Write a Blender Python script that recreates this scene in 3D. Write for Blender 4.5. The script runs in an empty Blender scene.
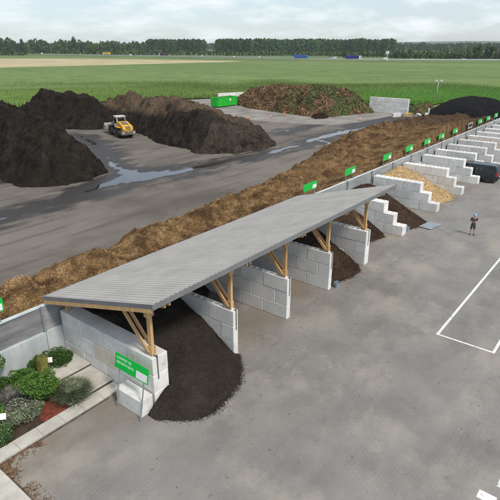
import bpy, bmesh, math, random
import numpy as np
from mathutils import Vector, Matrix, noise as mnoise

random.seed(7); RNG = np.random.default_rng(7)
R = math.radians
S = bpy.context.scene
COL = S.collection

# ------------------------------------------------------------------ camera
cam = bpy.data.cameras.new('camera'); camo = bpy.data.objects.new('camera', cam); COL.objects.link(camo)
cam.sensor_width = 36; cam.lens = 36; cam.clip_start = 0.5; cam.clip_end = 20000
camo.location = (0, 0, 14.3)
camo.rotation_euler = (R(90) - math.atan(204/500), 0, R(38.33 - 90))
S.camera = camo

# ------------------------------------------------------------------ sky and sun
SUN_DIR = Vector((-0.16, -0.72, 0.85)).normalized()      # towards the sun
W = bpy.data.worlds.new('World'); S.world = W; W.use_nodes = True
wt = W.node_tree; wt.nodes.clear()
def wn(t, **k):
    n = wt.nodes.new(t)
    for a, b in k.items(): setattr(n, a, b)
    return n
sky = wn('ShaderNodeTexSky', sky_type='NISHITA', sun_disc=False)
sky.sun_elevation = math.asin(SUN_DIR.z); sky.sun_rotation = math.atan2(SUN_DIR.x, SUN_DIR.y)
sky.air_density = 1.2; sky.dust_density = 0.6; sky.ozone_density = 3.0
bg1 = wn('ShaderNodeBackground'); bg1.inputs[1].default_value = 0.085
tint = wn('ShaderNodeMix', data_type='RGBA', blend_type='MULTIPLY'); tint.inputs[0].default_value = 1.0; tint.inputs[7].default_value = (0.74, 0.87, 1.06, 1)
wt.links.new(sky.outputs[0], tint.inputs[6]); wt.links.new(tint.outputs[2], bg1.inputs[0])
tc = wn('ShaderNodeTexCoord'); sep = wn('ShaderNodeSeparateXYZ'); wt.links.new(tc.outputs['Generated'], sep.inputs[0])
mz = wn('ShaderNodeMath', operation='MAXIMUM'); wt.links.new(sep.outputs[2], mz.inputs[0]); mz.inputs[1].default_value = 0.0
az_ = wn('ShaderNodeMath', operation='ADD'); wt.links.new(mz.outputs[0], az_.inputs[0]); az_.inputs[1].default_value = 0.20
dx = wn('ShaderNodeMath', operation='DIVIDE'); wt.links.new(sep.outputs[0], dx.inputs[0]); wt.links.new(az_.outputs[0], dx.inputs[1])
dy = wn('ShaderNodeMath', operation='DIVIDE'); wt.links.new(sep.outputs[1], dy.inputs[0]); wt.links.new(az_.outputs[0], dy.inputs[1])
cmb = wn('ShaderNodeCombineXYZ'); wt.links.new(dx.outputs[0], cmb.inputs[0]); wt.links.new(dy.outputs[0], cmb.inputs[1])
cn = wn('ShaderNodeTexNoise'); cn.inputs['Scale'].default_value = 2.1; cn.inputs['Detail'].default_value = 7; cn.inputs['Roughness'].default_value = 0.62
wt.links.new(cmb.outputs[0], cn.inputs['Vector'])
cr = wn('ShaderNodeValToRGB'); cr.color_ramp.elements[0].position = 0.44; cr.color_ramp.elements[1].position = 0.68
cr.color_ramp.elements[0].color = (0.48, 0.48, 0.48, 1); cr.color_ramp.elements[1].color = (1, 1, 1, 1)
wt.links.new(cn.outputs[0], cr.inputs[0])
bg2 = wn('ShaderNodeBackground'); bg2.inputs[0].default_value = (0.68, 0.73, 0.75, 1); bg2.inputs[1].default_value = 1.0
mixs = wn('ShaderNodeMixShader'); wt.links.new(cr.outputs[0], mixs.inputs[0]); wt.links.new(bg1.outputs[0], mixs.inputs[1]); wt.links.new(bg2.outputs[0], mixs.inputs[2])
wo = wn('ShaderNodeOutputWorld'); wt.links.new(mixs.outputs[0], wo.inputs[0])

sl = bpy.data.lights.new('sun', 'SUN'); sl.energy = 2.2; sl.angle = R(10); sl.color = (1.0, 0.91, 0.78)
so = bpy.data.objects.new('sun', sl); COL.objects.link(so)
so.rotation_euler = (-SUN_DIR).to_track_quat('-Z', 'Y').to_euler()
S.view_settings.view_transform = 'Standard'; S.view_settings.look = 'None'
S.cycles.max_bounces = 5; S.cycles.diffuse_bounces = 3; S.cycles.glossy_bounces = 3
S.view_settings.exposure = 0.48; S.view_settings.gamma = 1.0

# ------------------------------------------------------------------ materials
MATS = {}
def mat(name, ca, cb=None, scale=2.0, rough=0.85, bump=0.0, bscale=None, detail=5, coord='Object', metal=0.0,
        mid=(0.35, 0.65), rnd=0.0, stretch=None, spec=0.3, extra=None, attr=None, trans=0.0):
    m = bpy.data.materials.new(name); m.use_nodes = True
    t = m.node_tree; b = t.nodes['Principled BSDF']
    b.inputs['Roughness'].default_value = rough; b.inputs['Metallic'].default_value = metal
    b.inputs['Specular IOR Level'].default_value = spec
    if cb is None: cb = ca
    if coord == 'World':
        g = t.nodes.new('ShaderNodeNewGeometry'); vec = g.outputs['Position']
    else:
        g = t.nodes.new('ShaderNodeTexCoord'); vec = g.outputs['Object']
    oi = t.nodes.new('ShaderNodeObjectInfo')
    if coord != 'World':
        ad = t.nodes.new('ShaderNodeVectorMath'); ad.operation = 'ADD'
        sc = t.nodes.new('ShaderNodeVectorMath'); sc.operation = 'SCALE'; sc.inputs['Scale'].default_value = 37.0
        cx = t.nodes.new('ShaderNodeCombineXYZ')
        for i in range(3): t.links.new(oi.outputs['Random'], cx.inputs[i])
        t.links.new(cx.outputs[0], sc.inputs[0]); t.links.new(vec, ad.inputs[0]); t.links.new(sc.outputs[0], ad.inputs[1])
        vec = ad.outputs[0]
    if stretch:
        mp = t.nodes.new('ShaderNodeMapping'); mp.inputs['Scale'].default_value = stretch
        t.links.new(vec, mp.inputs[0]); vec = mp.outputs[0]
    n = t.nodes.new('ShaderNodeTexNoise'); n.inputs['Scale'].default_value = scale; n.inputs['Detail'].default_value = detail
    n.inputs['Roughness'].default_value = 0.6
    t.links.new(vec, n.inputs['Vector'])
    r = t.nodes.new('ShaderNodeValToRGB')
    r.color_ramp.elements[0].position = mid[0]; r.color_ramp.elements[1].position = mid[1]
    r.color_ramp.elements[0].color = (*ca, 1); r.color_ramp.elements[1].color = (*cb, 1)
    t.links.new(n.outputs['Fac'], r.inputs[0]); col = r.outputs[0]
    if rnd or attr:
        hv = t.nodes.new('ShaderNodeHueSaturation'); t.links.new(col, hv.inputs['Color'])
        mr = t.nodes.new('ShaderNodeMapRange'); 
        if attr:
            at = t.nodes.new('ShaderNodeAttribute'); at.attribute_name = attr; t.links.new(at.outputs['Fac'], mr.inputs[0])
            rr = rnd or 0.3
        else:
            t.links.new(oi.outputs['Random'], mr.inputs[0]); rr = rnd
        mr.inputs[3].default_value = 1 - rr; mr.inputs[4].default_value = 1 + rr
        t.links.new(mr.outputs[0], hv.inputs['Value']); col = hv.outputs[0]
    ns = dict(t=t, b=b, vec=vec, col=col, noise=n)
    if extra: col = extra(ns) or col
    t.links.new(col, b.inputs['Base Color'])
    if bump:
        n2 = t.nodes.new('ShaderNodeTexNoise'); n2.inputs['Scale'].default_value = bscale or scale*4; n2.inputs['Detail'].default_value = 6
        t.links.new(vec, n2.inputs['Vector'])
        bp = t.nodes.new('ShaderNodeBump'); bp.inputs['Strength'].default_value = min(1, bump); bp.inputs['Distance'].default_value = 0.05*max(1, bump)
        if 'bumpfac' in ns: t.links.new(ns['bumpfac'], bp.inputs['Strength'])
        t.links.new(n2.outputs['Fac'], bp.inputs['Height']); t.links.new(bp.outputs[0], b.inputs['Normal'])
    if trans:
        b.inputs['Transmission Weight'].default_value = trans
    MATS[name] = m
    return m

def mixc(t, fac, a, b_):
    m = t.nodes.new('ShaderNodeMix'); m.data_type = 'RGBA'
    if isinstance(fac, float): m.inputs[0].default_value = fac
    else: t.links.new(fac, m.inputs[0])
    for i, v in ((6, a), (7, b_)):
        if isinstance(v, tuple): m.inputs[i].default_value = (*v, 1)
        else: t.links.new(v, m.inputs[i])
    return m.outputs[2]
def ramp(t, v, p0, p1, c0=0.0, c1=1.0):
    m = t.nodes.new('ShaderNodeMapRange'); m.interpolation_type = 'SMOOTHSTEP'
    t.links.new(v, m.inputs[0]); m.inputs[1].default_value = p0; m.inputs[2].default_value = p1
    m.inputs[3].default_value = c0; m.inputs[4].default_value = c1
    return m.outputs[0]
def nz(t, vec, s, d=4, stretch=None, rough=0.6):
    if stretch:
        mp = t.nodes.new('ShaderNodeMapping'); mp.inputs['Scale'].default_value = stretch; t.links.new(vec, mp.inputs[0]); vec = mp.outputs[0]
    n = t.nodes.new('ShaderNodeTexNoise'); n.inputs['Scale'].default_value = s; n.inputs['Detail'].default_value = d; n.inputs['Roughness'].default_value = rough
    t.links.new(vec, n.inputs['Vector']); return n.outputs['Fac']
def mul(t, a, b_):
    m = t.nodes.new('ShaderNodeMath'); m.operation = 'MULTIPLY'
    for i, v in ((0, a), (1, b_)):
        if isinstance(v, (int, float)): m.inputs[i].default_value = v
        else: t.links.new(v, m.inputs[i])
    return m.outputs[0]
def sepxyz(t, vec):
    s = t.nodes.new('ShaderNodeSeparateXYZ'); t.links.new(vec, s.inputs[0]); return s.outputs

def pave_extra(n):
    t, vec, col = n['t'], n['vec'], n['col']
    xyz = sepxyz(t, vec)
    # paver bond
    br = t.nodes.new('ShaderNodeTexBrick'); br.inputs['Scale'].default_value = 1.0
    br.inputs['Brick Width'].default_value = 0.24; br.inputs['Row Height'].default_value = 0.16; br.inputs['Mortar Size'].default_value = 0.008
    br.inputs['Color1'].default_value = (0.95, 0.95, 0.95, 1); br.inputs['Color2'].default_value = (1.03, 1.03, 1.03, 1); br.inputs['Mortar'].default_value = (0.80, 0.79, 0.775, 1)
    t.links.new(vec, br.inputs['Vector'])
    mm = t.nodes.new('ShaderNodeMix'); mm.data_type = 'RGBA'; mm.blend_type = 'MULTIPLY'; t.links.new(ramp(t, nz(t, vec, 0.25, 4), 0.35, 0.65, 0.1, 0.85), mm.inputs[0])
    t.links.new(col, mm.inputs[6]); t.links.new(br.outputs['Color'], mm.inputs[7]); col = mm.outputs[2]
    # sandy dust, dark damp areas, spots, dirt near the bays
    col = mixc(t, mul(t, ramp(t, nz(t, vec, 0.22, 10, rough=.68), 0.50, 0.64), 0.75), col, (0.32, 0.288, 0.25))
    col = mixc(t, mul(t, ramp(t, nz(t, vec, 0.30, 10, rough=.72), 0.50, 0.68), 0.45), col, (0.125, 0.12, 0.113))
    col = mixc(t, mul(t, ramp(t, nz(t, vec, 1.7, 5, rough=.7), 0.62, 0.72), 0.6), col, (0.06, 0.056, 0.052))
    col = mixc(t, mul(t, ramp(t, nz(t, vec, 9, 3), 0.62, 0.72), 0.4), col, (0.09, 0.085, 0.08))
    col = mixc(t, mul(t, mul(t, ramp(t, nz(t, vec, 1.1, 7, rough=.72), 0.55, 0.62), ramp(t, nz(t, vec, 0.13, 3), 0.5, 0.62)), 0.6), col, (0.33, 0.30, 0.26))
    bay = ramp(t, xyz[1], 12.0, 16.5)
    col = mixc(t, mul(t, mul(t, bay, ramp(t, nz(t, vec, 0.6, 4), 0.3, 0.6)), 0.8), col, (0.215, 0.175, 0.135))
    # tyre arcs
    w = t.nodes.new('ShaderNodeTexWave'); w.inputs['Scale'].default_value = 0.22; w.inputs['Distortion'].default_value = 5.5; w.inputs['Detail'].default_value = 2; w.inputs['Detail Scale'].default_value = 0.35
    w.bands_direction = 'Y'; t.links.new(vec, w.inputs['Vector'])
    col = mixc(t, mul(t, mul(t, ramp(t, w.outputs['Fac'], 0.82, 0.98), ramp(t, nz(t, vec, 0.2, 3), 0.45, 0.6)), 0.12), col, (0.12, 0.117, 0.112))
    return col
mat('pavement', (0.20, 0.191, 0.178), (0.262, 0.251, 0.235), 0.45, 0.85, 0.25, 30, detail=9, coord='World', extra=pave_extra)

def yard_extra(n):
    t, vec, col, b = n['t'], n['vec'], n['col'], n['b']
    col = mixc(t, mul(t, ramp(t, nz(t, vec, 0.05, 6, (0.45, 1.5, 1)), 0.40, 0.64), 0.8), col, (0.195, 0.17, 0.147))
    col = mixc(t, mul(t, ramp(t, nz(t, vec, 0.3, 7, (0.22, 1.4, 1)), 0.52, 0.68), 0.7), col, (0.085, 0.074, 0.064))
    col = mixc(t, mul(t, ramp(t, nz(t, vec, 0.09, 7, (0.5, 1, 1)), 0.5, 0.68), 0.75), col, (0.085, 0.070, 0.058))
    col = mixc(t, mul(t, ramp(t, nz(t, vec, 1.8, 5), 0.58, 0.72), 0.5), col, (0.06, 0.05, 0.042))
    w = t.nodes.new('ShaderNodeTexWave'); w.inputs['Scale'].default_value = 0.13; w.inputs['Distortion'].default_value = 9; w.inputs['Detail'].default_value = 2; w.inputs['Detail Scale'].default_value = 0.12
    w.bands_direction = 'Y'; t.links.new(vec, w.inputs['Vector'])
    col = mixc(t, mul(t, mul(t, ramp(t, w.outputs['Fac'], 0.8, 0.98), ramp(t, nz(t, vec, 0.08, 4), 0.45, 0.6)), 0.5), col, (0.07, 0.06, 0.052))
    a1 = t.nodes.new('ShaderNodeAttribute'); a1.attribute_name = 'wet'; a2 = t.nodes.new('ShaderNodeAttribute'); a2.attribute_name = 'water'
    col = mixc(t, mul(t, a1.outputs['Fac'], .95), col, (0.030, 0.026, 0.023))
    r1 = ramp(t, a1.outputs['Fac'], 0.2, 1.0, .82, .5)
    wt_ = ramp(t, a2.outputs['Fac'], .25, .75)
    mr = t.nodes.new('ShaderNodeMix'); mr.data_type = 'FLOAT'; t.links.new(wt_, mr.inputs[0]); t.links.new(r1, mr.inputs[2]); mr.inputs[3].default_value = .04
    t.links.new(mr.outputs[0], b.inputs['Roughness'])
    t.links.new(ramp(t, wt_, 0, 1, .3, .95), b.inputs['Specular IOR Level'])
    n['bumpfac'] = ramp(t, wt_, 0, 1, .5, .02)
    return col
mat('yard', (0.115, 0.098, 0.083), (0.165, 0.145, 0.126), 0.35, 0.8, 0.5, 6, detail=9, coord='World', extra=yard_extra)
mat('apron', (0.17, 0.155, 0.135), (0.30, 0.28, 0.255), 0.25, 0.85, 0.3, 5, detail=8, coord='World')
mat('wet', (0.045, 0.042, 0.04), (0.085, 0.078, 0.07), 0.6, 0.42, 0.3, 4, coord='World', spec=0.5)
def pud_extra(n):
    n['b'].inputs['IOR'].default_value = 1.33
mat('water', (0.06, 0.065, 0.065), (0.09, 0.09, 0.088), 0.5, 0.06, 0.04, 6, coord='World', spec=0.9, extra=pud_extra)
mat('earth', (0.10, 0.11, 0.045), (0.17, 0.18, 0.07), 0.02, 0.95, 0.3, 2, coord='World', detail=8)
mat('soil', (0.035, 0.026, 0.02), (0.09, 0.06, 0.045), 2.0, 0.95, 0.6, 20, coord='World')
mat('mulch', (0.13, 0.03, 0.018), (0.26, 0.075, 0.045), 6, 0.95, 0.8, 25, coord='World')
mat('litter_bit', (0.07, 0.045, 0.028), (0.22, 0.14, 0.085), 6, 0.95, coord='World', attr='tone', rnd=.4)
def conc_extra(n):
    t, vec, col = n['t'], n['vec'], n['col']
    col = mixc(t, mul(t, ramp(t, nz(t, vec, 2.6, 6), 0.54, 0.72), 0.4), col, (0.42, 0.38, 0.32))
    col = mixc(t, mul(t, ramp(t, nz(t, vec, 1.1, 4, (4, 4, 0.6)), 0.58, 0.75), 0.30), col, (0.30, 0.29, 0.27))
    col = mixc(t, mul(t, ramp(t, nz(t, vec, 14, 2), 0.68, 0.76), 0.3), col, (0.25, 0.24, 0.22))
    return col
mat('block_white', (0.62, 0.61, 0.59), (0.74, 0.735, 0.72), 1.5, 0.9, 0.35, 22, rnd=0.10, extra=conc_extra)
mat('block_grey', (0.64, 0.645, 0.64), (0.75, 0.755, 0.75), 1.3, 0.9, 0.25, 22, rnd=0.08, extra=conc_extra)
mat('block_tan', (0.58, 0.50, 0.40), (0.66, 0.60, 0.52), 1.5, 0.9, 0.25, 22, extra=conc_extra)
mat('panel_light', (0.40, 0.45, 0.47), (0.54, 0.58, 0.60), 1.2, 0.85, 0.12, 14, extra=conc_extra, stretch=(1, 1, 0.5))
mat('panel_dark', (0.13, 0.135, 0.14), (0.25, 0.255, 0.26), 0.9, 0.8, 0.2, 10, coord='World', stretch=(0.6, 1, 2.2))
mat('panel_grey', (0.23, 0.24, 0.245), (0.37, 0.38, 0.385), 0.9, 0.8, 0.2, 10, coord='World', stretch=(0.6, 1, 2.2))
mat('kerb', (0.42, 0.40, 0.36), (0.56, 0.54, 0.49), 1.4, 0.9, 0.2, 25, coord='World', extra=conc_extra)
mat('riser', (0.06, 0.055, 0.05), (0.12, 0.11, 0.10), 3, 0.9)  # dark tone puts the shadow under step edges and kerb into the colour
def roof_extra(n):
    t, vec, col = n['t'], n['vec'], n['col']
    return mixc(t, mul(t, ramp(t, nz(t, vec, 0.35, 5, (1.5, 0.4, 1)), 0.5, 0.7), 0.35), col, (0.44, 0.42, 0.395))

mat('roof_metal', (0.40, 0.382, 0.36), (0.47, 0.45, 0.425), 0.9, 0.6, 0.0, coord='World', metal=0.0, spec=0.25, extra=roof_extra, rnd=0.03)
mat('roof_trim', (0.15, 0.155, 0.165), (0.19, 0.195, 0.2), 1, 0.45, spec=0.5)
mat('timber', (0.46, 0.27, 0.12), (0.62, 0.42, 0.22), 1.6, 0.75, 0.1, 20, stretch=(6, 6, 0.7), rnd=0.08)
mat('steel', (0.30, 0.34, 0.36), (0.42, 0.46, 0.48), 3, 0.45, metal=0.6, spec=0.5)
mat('steel_dark', (0.10, 0.11, 0.12), (0.16, 0.17, 0.18), 3, 0.5, metal=0.5)
mat('sign_green', (0.0, 0.46, 0.05), (0.0, 0.50, 0.055), 1, 0.4, spec=0.5)
mat('sign_white', (0.78, 0.79, 0.79), None, 1, 0.5)
mat('sign_back', (0.03, 0.03, 0.032), (0.05, 0.05, 0.05), 2, 0.6)
mat('paint_white', (0.36, 0.35, 0.34), (0.76, 0.76, 0.75), 5, 0.7, coord='World', mid=(0.32, 0.46), detail=8)
mat('black', (0.012, 0.012, 0.012), (0.02, 0.02, 0.02), 3, 0.7)
mat('rubber', (0.018, 0.018, 0.018), (0.05, 0.045, 0.04), 3, 0.85, 0.2, 20)
mat('glass', (0.015, 0.02, 0.022), None, 1, 0.08, spec=0.8)
mat('rim_grey', (0.35, 0.36, 0.37), (0.48, 0.49, 0.5), 4, 0.4, metal=0.3)
mat('van_paint', (0.006, 0.017, 0.024), (0.009, 0.022, 0.03), 1, 0.25, spec=0.7)
mat('tail_red', (0.45, 0.02, 0.02), None, 1, 0.3)
mat('lamp_clear', (0.7, 0.7, 0.66), None, 1, 0.2)
mat('loader_yellow', (0.34, 0.20, 0.05), (0.70, 0.38, 0.03), 2.2, 0.55, mid=(0.38, 0.52), detail=7)
mat('loader_white', (0.32, 0.30, 0.27), (0.64, 0.64, 0.62), 2, 0.55, mid=(0.38, 0.52), detail=7)
mat('loader_grey', (0.09, 0.075, 0.06), (0.20, 0.19, 0.18), 2, 0.75)
mat('bucket_steel', (0.20, 0.18, 0.16), (0.34, 0.31, 0.28), 2, 0.6, 0.2)
mat('container_green', (0.015, 0.40, 0.03), (0.03, 0.50, 0.05), 1.5, 0.45)
mat('skin', (0.42, 0.24, 0.17), (0.46, 0.27, 0.2), 4, 0.6)
mat('shirt', (0.055, 0.055, 0.06), (0.09, 0.085, 0.09), 4, 0.9)
mat('shorts', (0.06, 0.065, 0.05), (0.09, 0.095, 0.075), 4, 0.9)
mat('cap_blue', (0.22, 0.36, 0.50), (0.3, 0.43, 0.56), 3, 0.8)
mat('hair', (0.05, 0.035, 0.025), None, 3, 0.8)
mat('shoe', (0.025, 0.025, 0.027), None, 3, 0.7)
mat('cone_orange', (0.75, 0.16, 0.03), None, 3, 0.5)
mat('yellow', (0.72, 0.48, 0.05), None, 3, 0.5)
mat('blue_grey', (0.20, 0.25, 0.34), (0.28, 0.33, 0.42), 3, 0.5)
mat('truck_blue', (0.02, 0.14, 0.48), None, 1, 0.4)
mat('truck_dark', (0.015, 0.03, 0.18), None, 1, 0.4)
mat('truck_black', (0.03, 0.035, 0.05), None, 1, 0.4)
mat('truck_white', (0.72, 0.73, 0.74), None, 1, 0.4)
mat('truck_red', (0.55, 0.05, 0.06), None, 1, 0.4)
mat('asphalt', (0.10, 0.10, 0.10), (0.15, 0.15, 0.148), 0.3, 0.85, coord='World')
mat('far_concrete', (0.42, 0.42, 0.41), (0.52, 0.52, 0.5), 0.3, 0.85, coord='World')
# heaps
def heapmat(name, ca, cb, cc, sc=0.9, patch=0.25, **k):
    def ex(n):
        t, vec, col = n['t'], n['vec'], n['col']
        col = mixc(t, mul(t, ramp(t, nz(t, vec, patch, 5), 0.45, 0.62), 0.8), col, cc)
        return col
    return mat(name, ca, cb, sc, 0.95, 3.2, 2.6, detail=10, coord='World', extra=ex, spec=0.1, **k)
heapmat('compost_dark', (0.022, 0.018, 0.0155), (0.042, 0.035, 0.030), (0.031, 0.025, 0.021))
heapmat('compost_black', (0.004, 0.004, 0.0045), (0.010, 0.010, 0.011), (0.006, 0.006, 0.007))
heapmat('windrow', (0.008, 0.007, 0.006), (0.030, 0.025, 0.02), (0.017, 0.0135, 0.0105), 0.8)
def wr_extra(n):
    t, vec, col = n['t'], n['vec'], n['col']
    xyz = sepxyz(t, vec)
    col = mixc(t, mul(t, mul(t, ramp(t, xyz[0], 58.5, 61.5), ramp(t, xyz[2], 2.2, 3.6)), ramp(t, nz(t, vec, 0.5, 5), 0.3, 0.5)), col, (0.115, 0.083, 0.056))
    col = mixc(t, mul(t, ramp(t, xyz[1], 57, 49), ramp(t, nz(t, vec, 0.7, 5), 0.3, 0.6)), col, (0.062, 0.05, 0.04))
    return col
mat('windrow_dry', (0.012, 0.010, 0.009), (0.032, 0.027, 0.022), 0.8, 0.95, 3.2, 2.6, detail=10, coord='World', extra=wr_extra, spec=0.1)
heapmat('brown_soil', (0.030, 0.018, 0.012), (0.062, 0.04, 0.028), (0.045, 0.027, 0.018))
heapmat('woodchip', (0.40, 0.27, 0.13), (0.56, 0.41, 0.22), (0.48, 0.33, 0.17), 2.0)
def straw_extra(n):
    t, vec, col = n['t'], n['vec'], n['col']
    col = mixc(t, mul(t, ramp(t, nz(t, vec, 0.55, 6), 0.50, 0.62), 0.75), col, (0.075, 0.042, 0.022))
    x = sepxyz(t, vec)[0]
    col = mixc(t, mul(t, ramp(t, x, 66, 84), 0.8), col, (0.075, 0.05, 0.034))
    return col
mat('straw', (0.075, 0.044, 0.02), (0.22, 0.135, 0.062), 1.6, 0.95, 1.0, 6, detail=10, coord='World', extra=straw_extra, spec=0.1)
mat('straw_bit', (0.12, 0.07, 0.031), (0.43, 0.28, 0.14), 0.9, 0.9, coord='World', attr='tone', rnd=0.45, spec=0.15, extra=straw_extra)
mat('clod', (0.010, 0.0085, 0.007), (0.044, 0.035, 0.027), 0.8, 0.95, coord='World', attr='tone', rnd=0.65, spec=0.1)
mat('clod_fine', (0.020, 0.0165, 0.014), (0.055, 0.045, 0.038), 0.8, 0.95, coord='World', attr='tone', rnd=0.25, spec=0.1)
mat('clod_dry', (0.012, 0.010, 0.009), (0.034, 0.029, 0.024), 0.8, 0.95, coord='World', attr='tone', rnd=0.5, spec=0.1, extra=wr_extra)
mat('clod_brown', (0.035, 0.022, 0.015), (0.10, 0.07, 0.048), 0.8, 0.95, coord='World', attr='tone', rnd=0.5, spec=0.1)
mat('chip_bit', (0.42, 0.29, 0.14), (0.66, 0.49, 0.28), 0.9, 0.9, coord='World', attr='tone', rnd=0.3)
def gw_extra(n):
    t, vec, col = n['t'], n['vec'], n['col']
    y = sepxyz(t, vec)[1]
    g = mul(t, ramp(t, nz(t, vec, 0.22, 4), 0.42, 0.56), ramp(t, y, 78, 62))
    return mixc(t, mul(t, g, .85), col, (0.085, 0.125, 0.04))
mat('green_waste', (0.06, 0.036, 0.02), (0.19, 0.115, 0.062), 0.7, 0.95, 1.0, 4, detail=9, coord='World', extra=gw_extra, spec=0.1)
mat('green_waste_bit', (0.075, 0.046, 0.025), (0.27, 0.17, 0.092), 0.6, 0.9, coord='World', attr='tone', rnd=0.5, extra=gw_extra)
# vegetation
def crop_extra(n):
    t, vec, col = n['t'], n['vec'], n['col']
    y = sepxyz(t, vec)[1]
    col = mixc(t, mul(t, ramp(t, y, 95, 55), .75), col, (0.16, 0.37, 0.06))
    ln = t.nodes.new('ShaderNodeVectorMath'); ln.operation = 'LENGTH'; t.links.new(vec, ln.inputs[0])
    return mixc(t, ramp(t, ln.outputs['Value'], 165, 235), col, (0.14, 0.205, 0.052))
mat('corn_leaf', (0.15, 0.25, 0.06), (0.23, 0.33, 0.09), 0.03, 0.6, coord='World', attr='tone', rnd=0.45, spec=0.25, extra=crop_extra)
mat('corn_base', (0.085, 0.155, 0.035), (0.12, 0.20, 0.05), 0.3, 0.9, 0.6, 3, coord='World', detail=8, extra=crop_extra)
def field_extra(n):
    t, vec, col = n['t'], n['vec'], n['col']
    col = mixc(t, mul(t, ramp(t, nz(t, vec, 0.008, 4, (1, 0.25, 1)), 0.42, 0.6), 0.7), col, (0.185, 0.235, 0.072))
    col = mixc(t, mul(t, ramp(t, nz(t, vec, 0.03, 5, (1, 0.15, 1)), 0.5, 0.66), 0.5), col, (0.09, 0.15, 0.037))
    col = mixc(t, mul(t, ramp(t, nz(t, vec, 0.16, 6, (1, .5, 1), .75), 0.46, 0.62), 0.6), col, (0.065, 0.12, 0.025))
    w = t.nodes.new('ShaderNodeTexWave'); w.inputs['Scale'].default_value = 0.0125; w.inputs['Distortion'].default_value = .6; w.inputs['Detail Scale'].default_value = .02
    w.bands_direction = 'Y'; t.links.new(vec, w.inputs['Vector'])
    return mixc(t, mul(t, ramp(t, w.outputs['Fac'], 0.985, 0.999), 0.45), col, (0.06, 0.095, 0.03))
mat('grain', (0.105, 0.17, 0.04), (0.14, 0.21, 0.053), 0.05, 0.95, 0.5, 1.5, coord='World', detail=8, extra=field_extra)
mat('stubble', (0.36, 0.30, 0.16), (0.48, 0.41, 0.24), 0.03, 0.95, 0.3, 1, coord='World', detail=6)
mat('meadow', (0.075, 0.135, 0.04), (0.13, 0.19, 0.06), 0.01, 0.95, coord='World', detail=6)
mat('forest_leaf', (0.022, 0.060, 0.020), (0.055, 0.115, 0.034), 0.02, 0.8, coord='World', attr='tone', rnd=0.5, spec=0.15)
mat('hedge_leaf', (0.05, 0.09, 0.03), (0.10, 0.155, 0.055), 0.02, 0.8, coord='World', attr='tone', rnd=0.45, spec=0.15)
mat('tree_leaf', (0.028, 0.06, 0.02), (0.075, 0.13, 0.04), 0.05, 0.8, coord='World', attr='tone', rnd=0.45, spec=0.15)
mat('bark', (0.05, 0.04, 0.03), (0.10, 0.08, 0.06), 3, 0.9)
mat('leaf_green', (0.045, 0.12, 0.02), (0.12, 0.225, 0.04), 3, 0.55, coord='World', attr='tone', rnd=0.5)
mat('leaf_dark', (0.028, 0.075, 0.018), (0.07, 0.145, 0.032), 3, 0.55, coord='World', attr='tone', rnd=0.5)
mat('leaf_silver', (0.10, 0.13, 0.08), (0.24, 0.27, 0.18), 3, 0.7, coord='World', attr='tone', rnd=0.45)
mat('leaf_silver_dark', (0.095, 0.125, 0.065), (0.25, 0.285, 0.18), 3, 0.7, coord='World', attr='tone', rnd=0.45)
mat('leaf_yellow', (0.26, 0.27, 0.06), (0.46, 0.42, 0.15), 3, 0.6, coord='World', attr='tone', rnd=0.3)
mat('twig_grey', (0.07, 0.065, 0.06), (0.22, 0.21, 0.20), 3, 0.8, coord='World', attr='tone', rnd=0.4)
mat('petal', (0.72, 0.72, 0.68), (0.62, 0.58, 0.62), 3, 0.6, coord='World')
mat('hill', (0.05, 0.09, 0.06), (0.08, 0.12, 0.08), 0.004, 0.95, coord='World')

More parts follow.
